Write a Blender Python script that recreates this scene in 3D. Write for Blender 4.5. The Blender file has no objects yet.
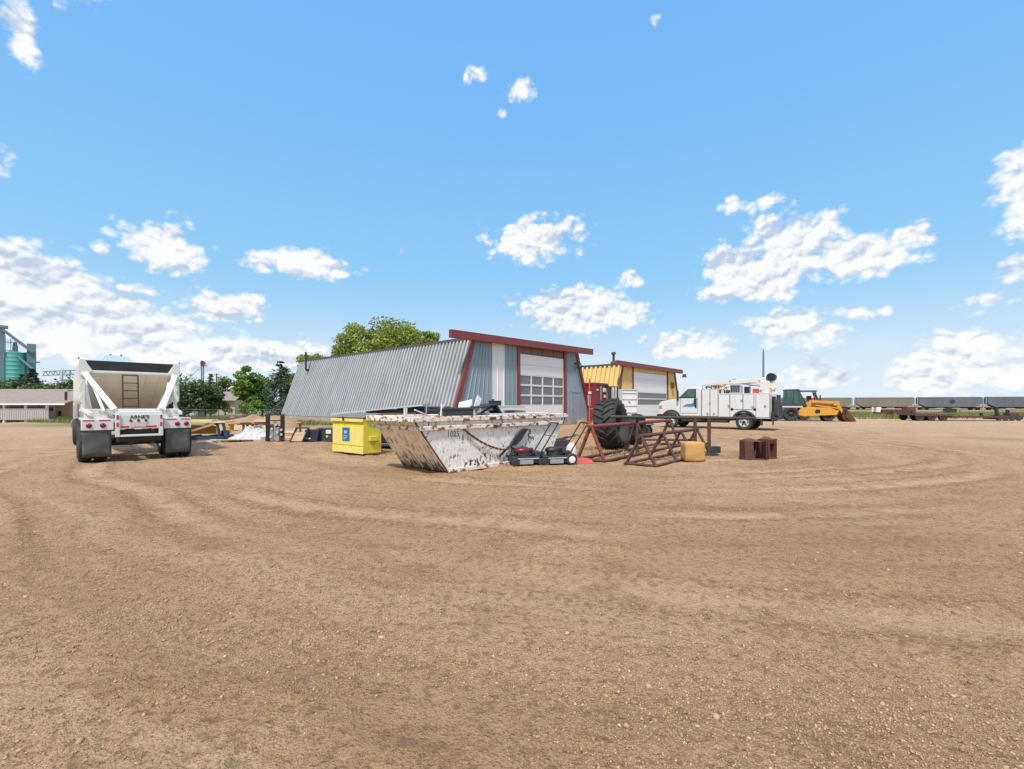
import bpy, math, random
import numpy as np
from mathutils import Vector, Matrix

SC = bpy.context.scene
COL = SC.collection
R = math.radians
random.seed(7)

# ------------------------------------------------------------------ camera
FPX, HZ, EYE = 460.0, 404.5, 1.6
cam_data = bpy.data.cameras.new("camera")
cam_data.sensor_width = 36.0
cam_data.lens = FPX / 1024 * 36.0
cam_data.shift_y = (HZ - 384.5) / 1024
cam_data.clip_end = 3000
cam = bpy.data.objects.new("camera", cam_data)
cam.location = (0, 0, EYE)
cam.rotation_euler = (R(90), 0, 0)
COL.objects.link(cam)
SC.camera = cam

# ------------------------------------------------------------------ sun, exposure
SUN_DIR = Vector((-0.20, -0.60, 0.98)).normalized()      # towards the sun
sun_data = bpy.data.lights.new("sun", 'SUN')
sun_data.energy = 4.7
sun_data.angle = R(5)
sun_data.color = (1.0, 0.915, 0.80)
sun = bpy.data.objects.new("sun", sun_data)
sun.rotation_euler = (-SUN_DIR).to_track_quat('-Z', 'Y').to_euler()
sun.location = (0, 0, 60)
COL.objects.link(sun)
SC.view_settings.view_transform = 'Standard'
SC.view_settings.look = 'None'
SC.view_settings.exposure = 0.0
SC.view_settings.gamma = 1.0
SC.view_settings.use_curve_mapping = False
SC.render.engine = 'CYCLES'
SC.cycles.max_bounces = 6
SC.cycles.use_denoising = True
SC.cycles.denoising_prefilter = 'NONE'

# ------------------------------------------------------------------ world: sky with cumulus clouds
world = bpy.data.worlds.new("World")
SC.world = world
world.use_nodes = True
WT = world.node_tree
WN, WL = WT.nodes, WT.links
WN.clear()
SKY_STRENGTH = 0.1

def wmath(op, a, b=None, c=None, clamp=False):
    n = WN.new('ShaderNodeMath'); n.operation = op; n.use_clamp = clamp
    for i, v in enumerate((a, b, c)):
        if v is None: continue
        if isinstance(v, (int, float)): n.inputs[i].default_value = v
        else: WL.new(v, n.inputs[i])
    return n.outputs[0]

def wvec(op, a, b=None):
    n = WN.new('ShaderNodeVectorMath'); n.operation = op
    for i, v in enumerate((a, b)):
        if v is None: continue
        if isinstance(v, (tuple, list)): n.inputs[i].default_value = v
        else: WL.new(v, n.inputs[i])
    return n.outputs['Value'] if op in ('LENGTH', 'DOT_PRODUCT') else n.outputs['Vector']

def wmix(f, a, b):
    n = WN.new('ShaderNodeMix'); n.data_type = 'RGBA'
    for s, v in ((n.inputs[0], f), (n.inputs[6], a), (n.inputs[7], b)):
        if isinstance(v, (int, float)): s.default_value = v
        elif isinstance(v, (tuple, list)): s.default_value = (*v, 1)
        else: WL.new(v, s)
    return n.outputs[2]

def wramp(f, stops):
    n = WN.new('ShaderNodeValToRGB')
    e = n.color_ramp.elements
    while len(e) < len(stops): e.new(0.5)
    for k, (p, c) in enumerate(stops):
        e[k].position = p; e[k].color = (*c, 1)
    WL.new(f, n.inputs[0])
    return n.outputs[0]

tc = WN.new('ShaderNodeTexCoord')
nrm = wvec('NORMALIZE', tc.outputs['Generated'])
sep = WN.new('ShaderNodeSeparateXYZ'); WL.new(nrm, sep.inputs[0])
az = wmath('MULTIPLY', wmath('ARCTAN2', sep.outputs[0], sep.outputs[1]), 180 / math.pi)
el = wmath('MULTIPLY', wmath('ARCSINE', sep.outputs[2]), 180 / math.pi)
comb = WN.new('ShaderNodeCombineXYZ'); WL.new(az, comb.inputs[0]); WL.new(el, comb.inputs[1])
P = comb.outputs[0]

def wnoise(vec, scale, detail, rough=0.55, dist=0.0):
    n = WN.new('ShaderNodeTexNoise'); n.noise_dimensions = '2D'; n.inputs['Scale'].default_value = scale
    n.inputs['Detail'].default_value = detail; n.inputs['Roughness'].default_value = rough
    n.inputs['Distortion'].default_value = dist
    WL.new(vec, n.inputs['Vector'])
    return n.outputs['Fac']

# banks of cumulus, as azimuth and elevation in degrees with half-widths and weight
CLOUDS = [
 (-46.5,10.5,7,2.7,1.25),(-42,9.3,6,2.5,1.2),(-45,7,9,3.2,1.2),(-39,6.5,8,3.2,1.15),(-33,9.9,4.5,1.8,1.0),(-30,11.2,2.6,1.3,1.0),
 (-34.5,5.2,7,2.8,1.1),(-26.5,5.6,5.2,2.4,1.05),(-36.8,15.4,3.6,2.4,1.2),(-41.6,14.2,1.4,1.1,.7),(-24.4,15.3,4.8,1.7,1.25),(-13.7,17.7,1.8,.9,.62),
 (-4.0,35.4,2.6,1.2,.85),(.9,34.4,2.4,1.3,.95),(-1.1,32.3,1.9,1.1,.48),(2.9,19.7,6.2,2.2,1.3),(7.2,11.4,6.0,2.7,1.35),(12.5,10.8,5.0,1.7,1.2),
 (14.5,15,2.2,1.5,.85),(21.6,6.8,6.2,2.0,1.05),(17.3,38.5,1.0,.8,.6),
 (26.3,15.2,3.3,2.4,1.5),(31.0,15.6,4.0,3.1,1.6),(36.6,14.6,4.2,1.7,1.5),(40.5,15.2,2.2,1.3,1.2),(26.8,12.4,4.6,1.2,1.4),
 (25.4,21.5,1.9,1.1,.9),(28.7,21.2,2.2,1.2,.95),(22.8,21.5,1.4,.7,.5),(31.5,8.0,5.2,2.1,1.1),(37.0,8.9,3.6,1.0,.85),
 (48.6,17.3,2.4,4.3,1.2),(48.0,11.5,1.8,1.5,.95),(44.8,5.0,3.8,2.8,1.05),(44,2.8,7,2.8,1.1),(34.5,2.8,7.5,2.2,.85),(10,3.4,9,1.6,.55),(-16,3.4,9,2.4,.6),
 (-44.5,33.5,3.0,1.6,1.0),(-46.8,29.0,1.5,2.4,1.0),(46,9,5,1.3,.55),
 (0,62,60,10,1.15),(90,60,40,14,1.3),(-90,58,40,12,1.3),(180,58,70,16,1.4),(140,38,26,8,1.3),(-140,36,30,9,1.3),(178,36,24,8,1.2),(0,84,180,8,1.2),  # unseen clouds overhead and behind, added to whiten and raise the ambient light
 (-58,20,9,5,1.2),(62,14,10,5,1.2),(-80,12,14,5,1.2),(85,20,14,6,1.2),(130,22,18,7,1.2),(-130,16,20,6,1.2),(175,14,20,6,1.2),
]
def cloud_density(Q):
    dens = None
    for (ca, ce, ra, re_, w) in CLOUDS:
        if w >= 1.0 and abs(ca) < 50 and w < 1.4: ra, re_, w = ra * .86, re_ * .84, w + .25
        d = wvec('MULTIPLY', wvec('SUBTRACT', Q, (ca, ce, 0)), (1 / ra, 1 / re_, 0))
        v = wmath('SUBTRACT', w, wvec('LENGTH', d))
        dens = v if dens is None else wmath('MAXIMUM', dens, v)
    return dens
dens = wmath('ADD', cloud_density(P), 0.16)
edge = wmath('MULTIPLY', wmath('ADD', dens, 0.55), 1.7, clamp=True)
PS = wvec('MULTIPLY', P, (1.0, 1.35, 1.0))
n1 = wnoise(PS, 0.25, 5, 0.47, 0.2)
n1up = wnoise(wvec('ADD', PS, (-0.25, 1.0, 0)), 0.25, 4, 0.50, 0.2)
n3 = wnoise(PS, 0.11, 3, 0.5)
def puffs(vec, scale):
    n = WN.new('ShaderNodeTexVoronoi'); n.voronoi_dimensions = '2D'; n.feature = 'F1'; n.inputs['Scale'].default_value = scale
    n.inputs['Detail'].default_value = 1.8; n.inputs['Roughness'].default_value = .5; n.inputs['Lacunarity'].default_value = 2.1
    WL.new(vec, n.inputs['Vector']); return n.outputs['Distance']
warp = WN.new('ShaderNodeTexNoise'); warp.noise_dimensions = '2D'; warp.inputs['Scale'].default_value = .5; warp.inputs['Detail'].default_value = 4; WL.new(PS, warp.inputs['Vector'])
PW = wvec('ADD', PS, wvec('MULTIPLY', wvec('SUBTRACT', warp.outputs['Color'], (.5, .5, .5)), (1.1, 1.1, 0)))
pf = puffs(PW, 0.62); pfu = puffs(wvec('ADD', PW, (-.25, .55, 0)), 0.62)
D = wmath('ADD', dens, wmath('MULTIPLY', wmath('SUBTRACT', n1, 0.50), wmath('MULTIPLY', edge, 1.75)))
D = wmath('ADD', D, wmath('MULTIPLY', wmath('SUBTRACT', 0.36, pf), wmath('MULTIPLY', edge, 0.6)))
mr = WN.new('ShaderNodeMapRange'); mr.interpolation_type = 'SMOOTHSTEP'
WL.new(D, mr.inputs[0]); mr.inputs[1].default_value = 0.04; mr.inputs[2].default_value = 0.70
alpha = wmath('MULTIPLY', mr.outputs[0], 0.97)
# thin veil of high cloud near the horizon
veil = wnoise(wvec('MULTIPLY', P, (0.5, 1.6, 1)), 0.25, 5, 0.6)
hz = WN.new('ShaderNodeMapRange'); hz.interpolation_type = 'SMOOTHSTEP'
WL.new(el, hz.inputs[0]); hz.inputs[1].default_value = 13; hz.inputs[2].default_value = 0.0
veil_a = wmath('MULTIPLY', hz.outputs[0], wmath('ADD', 0.25, wmath('MULTIPLY', veil, 0.85)), clamp=True)
light = wmath('ADD', 0.56, wmath('MULTIPLY', wmath('SUBTRACT', n1, n1up), 1.6))
light = wmath('ADD', light, wmath('MULTIPLY', wmath('SUBTRACT', pfu, pf), 0.8))
# broad undersides: the cloud mass seen a little higher up darkens what hangs below it
low1 = wnoise(wvec('MULTIPLY', PS, (.6, 1.0, 1)), 0.27, 1, 0.5)
low2 = wnoise(wvec('MULTIPLY', wvec('ADD', PS, (0, 1.3, 0)), (.6, 1.0, 1)), 0.27, 1, 0.5)
light = wmath('ADD', light, wmath('MULTIPLY', wmath('SUBTRACT', low1, low2), 1.6))
light = wmath('ADD', light, wmath('MULTIPLY', wmath('SUBTRACT', n3, 0.45), 0.9), clamp=True)
cloud_col = wramp(light, [(0.0, (.56, .65, .79)), (0.4, (.80, .85, .92)), (0.72, (1.0, 1.0, 1.0))])
sky = WN.new('ShaderNodeTexSky'); sky.sky_type = 'NISHITA'; sky.sun_disc = False
sky.sun_elevation = math.asin(SUN_DIR.z)
sky.sun_rotation = math.atan2(SUN_DIR.x, SUN_DIR.y)
sky.altitude = 800; sky.air_density = 1.0; sky.dust_density = 0.6
elf = wmath('DIVIDE', el, 60.0, clamp=True)
grad = wramp(elf, [(0.0, (.70, .83, .94)), (0.10, (.50, .755, .98)), (0.25, (.31, .65, 1.0)), (0.5, (.22, .545, 1.0)), (0.8, (.18, .485, 1.0))])
sc_ = WN.new('ShaderNodeVectorMath'); sc_.operation = 'SCALE'; sc_.inputs['Scale'].default_value = 10.0
def x10(c):
    n = WN.new('ShaderNodeVectorMath'); n.operation = 'SCALE'; n.inputs['Scale'].default_value = 10.0
    WL.new(c, n.inputs[0]); return n.outputs[0]
base_sky = wmix(0.90, sky.outputs[0], x10(grad))
base_sky = wmix(veil_a, base_sky, (8.3, 8.9, 9.6))
# unseen clouds high overhead are brightened to add soft fill light
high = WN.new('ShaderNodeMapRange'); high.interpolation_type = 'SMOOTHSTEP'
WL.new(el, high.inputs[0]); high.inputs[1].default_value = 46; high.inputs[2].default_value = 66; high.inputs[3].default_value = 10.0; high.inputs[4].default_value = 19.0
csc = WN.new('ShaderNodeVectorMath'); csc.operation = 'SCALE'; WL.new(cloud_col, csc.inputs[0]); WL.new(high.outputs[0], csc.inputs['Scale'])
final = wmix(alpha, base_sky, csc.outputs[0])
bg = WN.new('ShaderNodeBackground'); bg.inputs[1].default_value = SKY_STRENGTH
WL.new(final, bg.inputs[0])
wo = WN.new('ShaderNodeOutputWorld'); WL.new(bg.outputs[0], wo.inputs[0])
world.cycles.sampling_method = 'MANUAL'
world.cycles.sample_map_resolution = 512

# ------------------------------------------------------------------ helpers
class MB:
    def __init__(s): s.v = []; s.f = []; s.mi = []; s.sm = []
    def add(s, vs, fs, M=None, mi=0, sm=False):
        o = len(s.v)
        for p in vs:
            p = Vector(p)
            s.v.append(tuple(M @ p) if M is not None else tuple(p))
        for f in fs:
            s.f.append(tuple(o + i for i in f)); s.mi.append(mi); s.sm.append(sm)
        return s
    def hexa(s, c, mi=0, M=None):
        return s.add(c, [(3, 2, 1, 0), (4, 5, 6, 7), (0, 1, 5, 4), (1, 2, 6, 5), (2, 3, 7, 6), (3, 0, 4, 7)], M, mi)
    def box(s, c, d, rot=None, mi=0):
        x, y, z = d[0] / 2, d[1] / 2, d[2] / 2
        vs = [(-x, -y, -z), (x, -y, -z), (x, y, -z), (-x, y, -z), (-x, -y, z), (x, -y, z), (x, y, z), (-x, y, z)]
        M = Matrix.Translation(c)
        if rot is not None:
            from mathutils import Euler
            M = M @ Euler(rot).to_matrix().to_4x4()
        return s.hexa(vs, mi, M)
    def b2(s, lo, hi, mi=0):
        return s.box([(a + b) / 2 for a, b in zip(lo, hi)], [abs(b - a) for a, b in zip(lo, hi)], None, mi)
    def _frame(s, p, q, up=(0, 0, 1)):
        p, q = Vector(p), Vector(q); d = (q - p).normalized(); u = Vector(up)
        if abs(d.dot(u)) > 0.98: u = Vector((0, 1, 0))
        a = d.cross(u).normalized(); b = a.cross(d).normalized()
        return p, q, a, b
    def bar(s, p, q, w, h, mi=0, up=(0, 0, 1)):
        p, q, a, b = s._frame(p, q, up); a = a * w / 2; b = b * h / 2
        return s.hexa([p - a - b, p + a - b, p + a + b, p - a + b, q - a - b, q + a - b, q + a + b, q - a + b], mi)
    def tube(s, p, q, r, n=10, r2=None, mi=0, cap=True):
        r2 = r if r2 is None else r2
        p, q, a, b = s._frame(p, q)
        vs = []
        for c, rr in ((p, r), (q, r2)):
            for i in range(n):
                t = 2 * math.pi * i / n
                vs.append(c + a * (rr * math.cos(t)) + b * (rr * math.sin(t)))
        fs = [(i, (i + 1) % n, n + (i + 1) % n, n + i) for i in range(n)]
        s.add(vs, fs, None, mi, True)
        if cap: s.add(vs, [tuple(range(n))[::-1], tuple(range(n, 2 * n))], None, mi)
        return s
    def path(s, pts, r, n=8, mi=0):
        for i in range(len(pts) - 1): s.tube(pts[i], pts[i + 1], r, n, None, mi)
        return s
    def prism(s, poly, lo, hi, axis='x', mi=0):
        n = len(poly)
        def pt(a, t):
            return {'x': (t, a[0], a[1]), 'y': (a[0], t, a[1]), 'z': (a[0], a[1], t)}[axis]
        vs = [pt(a, lo) for a in poly] + [pt(a, hi) for a in poly]
        return s.add(vs, [tuple(range(n))[::-1], tuple(range(n, 2 * n))] + [(i, (i + 1) % n, n + (i + 1) % n, n + i) for i in range(n)], None, mi)
    def lathe(s, prof, n=24, M=None, mi=0, sm=True, close=False, caps=True):
        # profile of (radius, height) round the local z axis
        vs = []
        for (r, z) in prof:
            for i in range(n):
                t = 2 * math.pi * i / n
                vs.append((r * math.cos(t), r * math.sin(t), z))
        m = len(prof); fs = []
        for k in range(m if close else m - 1):
            k2 = (k + 1) % m
            for i in range(n):
                j = (i + 1) % n
                fs.append((k * n + i, k * n + j, k2 * n + j, k2 * n + i))
        s.add(vs, fs, M, mi, sm)
        if not close and caps:
            s.add(vs[:n], [tuple(range(n))[::-1]], M, mi); s.add(vs[-n:], [tuple(range(n))], M, mi)
        return s
    def build(s, name, mats, parent=None, bevel=0.0, loc=None, smooth_all=False, seg=2):
        me = bpy.data.meshes.new(name)
        me.from_pydata(s.v, [], s.f)
        if not isinstance(mats, (list, tuple)): mats = [mats]
        for m in mats: me.materials.append(m)
        me.polygons.foreach_set('material_index', s.mi)
        me.polygons.foreach_set('use_smooth', [True] * len(s.f) if smooth_all else s.sm)
        me.update()
        import bmesh
        bm = bmesh.new(); bm.from_mesh(me)
        bmesh.ops.recalc_face_normals(bm, faces=bm.faces)
        bm.to_mesh(me); bm.free()
        o = bpy.data.objects.new(name, me); COL.objects.link(o)
        if parent is not None: o.parent = parent
        if loc is not None: o.location = loc
        if bevel > 0:
            md = o.modifiers.new("bevel", 'BEVEL'); md.width = bevel; md.segments = seg; md.limit_method = 'ANGLE'
        return o

def AX(axis='x', loc=(0, 0, 0)):
    """matrix that lays a lathe's z axis along x or y"""
    M = Matrix.Translation(loc)
    if axis == 'x': return M @ Matrix.Rotation(R(90), 4, 'Y')
    if axis == 'y': return M @ Matrix.Rotation(R(-90), 4, 'X')
    return M

def tag(o, label=None, cat=None, group=None, kind=None):
    if label: o['label'] = label
    if cat: o['category'] = cat
    if group: o['group'] = group
    if kind: o['kind'] = kind
    return o

def thing(name, label, cat, loc=(0, 0, 0), rz=0.0, group=None):
    o = bpy.data.objects.new(name, None); COL.objects.link(o)
    o.location = loc; o.rotation_euler = (0, 0, rz); o.empty_display_size = 0.3
    return tag(o, label, cat, group)

def children(o): return [c for c in COL.objects if c.parent == o]
def copy_tree(o, parent=None):
    c = o.copy(); COL.objects.link(c); c.parent = parent
    for ch in children(o): copy_tree(ch, c)
    return c

def text(name, body, size, mat, parent, loc, rot, depth=0.003):
    cu = bpy.data.curves.new(name, 'FONT'); cu.body = body; cu.size = size; cu.extrude = depth; cu.offset = size * .02
    cu.align_x = 'CENTER'; cu.align_y = 'CENTER'; cu.materials.append(mat)
    o = bpy.data.objects.new(name, cu); COL.objects.link(o); o.parent = parent
    bpy.context.view_layer.update()
    me = bpy.data.meshes.new_from_object(o.evaluated_get(bpy.context.evaluated_depsgraph_get()))
    bpy.data.objects.remove(o)
    o = bpy.data.objects.new(name, me); COL.objects.link(o); o.parent = parent
    o.location = loc; o.rotation_euler = rot
    return o

def ground_at(px, py):
    """the yard point that a photograph pixel shows"""
    d = EYE * FPX / (py - HZ)
    return Vector(((px - 512) / FPX * d, d, 0))

# ------------------------------------------------------------------ materials
def mat(name, col, rough=0.6, metal=0.0, var=0.12, vscale=3.0, stretch=(1, 1, 1), bump=0.0, bscale=40.0,
        dirt=None, dirt_amt=0.0, dirt_scale=2.0, dirt_sharp=0.18, dirt_stretch=(1, 1, 1), dmask=0.0, dlow=0.0, spec=0.5, tone=False, transl=0.0, coat=0.0):
    m = bpy.data.materials.new(name); m.use_nodes = True
    nt = m.node_tree; N, L = nt.nodes, nt.links
    bs = N['Principled BSDF']
    bs.inputs['Roughness'].default_value = rough; bs.inputs['Metallic'].default_value = metal
    bs.inputs['Specular IOR Level'].default_value = spec
    if coat: bs.inputs['Coat Weight'].default_value = coat
    tcn = N.new('ShaderNodeTexCoord')
    def noise(scale, detail, st):
        mp = N.new('ShaderNodeMapping'); mp.inputs['Scale'].default_value = st
        L.new(tcn.outputs['Object'], mp.inputs['Vector'])
        n = N.new('ShaderNodeTexNoise'); n.inputs['Scale'].default_value = scale; n.inputs['Detail'].default_value = detail
        n.inputs['Roughness'].default_value = 0.62
        L.new(mp.outputs[0], n.inputs['Vector']); return n.outputs['Fac']
    def mixc(f, a, b):
        n = N.new('ShaderNodeMix'); n.data_type = 'RGBA'
        for s_, v in ((n.inputs[0], f), (n.inputs[6], a), (n.inputs[7], b)):
            if isinstance(v, (int, float)): s_.default_value = v
            elif isinstance(v, tuple): s_.default_value = (*v[:3], 1)
            else: L.new(v, s_)
        return n.outputs[2]
    nf = noise(vscale, 6, stretch)
    mr = N.new('ShaderNodeMapRange'); L.new(nf, mr.inputs[0])
    mr.inputs[1].default_value = 0.3; mr.inputs[2].default_value = 0.7
    dark = tuple(c * (1 - var) for c in col); lite = tuple(min(1, c * (1 + var)) for c in col)
    c = mixc(mr.outputs[0], dark, lite)
    if tone:
        at = N.new('ShaderNodeAttribute'); at.attribute_name = 'tone'
        mul = N.new('ShaderNodeMix'); mul.data_type = 'RGBA'; mul.blend_type = 'MULTIPLY'; mul.inputs[0].default_value = 1.0
        L.new(c, mul.inputs[6]); L.new(at.outputs['Color'], mul.inputs[7]); c = mul.outputs[2]
    if dirt is not None:
        dn = noise(dirt_scale, 9, dirt_stretch)
        mr2 = N.new('ShaderNodeMapRange'); mr2.interpolation_type = 'SMOOTHSTEP'; L.new(dn, mr2.inputs[0])
        th = 0.72 - 0.36 * dirt_amt
        mr2.inputs[1].default_value = th; mr2.inputs[2].default_value = th + dirt_sharp
        dfac = mr2.outputs[0]
        if dlow:                                  # wear gathers along the lower edge that scrapes the ground
            sx = N.new('ShaderNodeSeparateXYZ'); L.new(tcn.outputs['Object'], sx.inputs[0])
            lo = N.new('ShaderNodeMapRange'); lo.interpolation_type = 'SMOOTHSTEP'; L.new(sx.outputs[2], lo.inputs[0])
            lo.inputs[1].default_value = .42; lo.inputs[2].default_value = 0.0; lo.inputs[3].default_value = 0; lo.inputs[4].default_value = dlow
            ad = N.new('ShaderNodeMath'); ad.operation = 'ADD'; L.new(dn, ad.inputs[0]); L.new(lo.outputs[0], ad.inputs[1]); L.new(ad.outputs[0], mr2.inputs[0])
        if dmask:
            mk = N.new('ShaderNodeMapRange'); mk.interpolation_type = 'SMOOTHSTEP'; L.new(noise(dmask, 3, (1, 1, 1)), mk.inputs[0])
            mk.inputs[1].default_value = .44; mk.inputs[2].default_value = .62; mk.inputs[3].default_value = .22
            mm = N.new('ShaderNodeMath'); mm.operation = 'MULTIPLY'; L.new(dfac, mm.inputs[0]); L.new(mk.outputs[0], mm.inputs[1]); dfac = mm.outputs[0]
        dn2 = noise(dirt_scale * 5, 4, (1, 1, 1))
        dcol = mixc(dn2, tuple(x * 0.55 for x in dirt), tuple(min(1, x * 1.35) for x in dirt))
        c = mixc(dfac, c, dcol)
        rr = N.new('ShaderNodeMapRange'); L.new(mr2.outputs[0], rr.inputs[0]); rr.inputs[3].default_value = rough; rr.inputs[4].default_value = 0.9
        L.new(rr.outputs[0], bs.inputs['Roughness'])
    L.new(c, bs.inputs['Base Color'])
    if bump > 0:
        bn = N.new('ShaderNodeBump'); bn.inputs['Strength'].default_value = bump; bn.inputs['Distance'].default_value = 0.02
        L.new(noise(bscale, 5, (1, 1, 1)), bn.inputs['Height']); L.new(bn.outputs[0], bs.inputs['Normal'])
    if transl > 0:
        tr = N.new('ShaderNodeBsdfTranslucent'); L.new(c, tr.inputs[0])
        ms = N.new('ShaderNodeMixShader'); ms.inputs[0].default_value = transl
        L.new(bs.outputs[0], ms.inputs[1]); L.new(tr.outputs[0], ms.inputs[2])
        L.new(ms.outputs[0], N['Material Output'].inputs[0])
    return m

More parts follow.
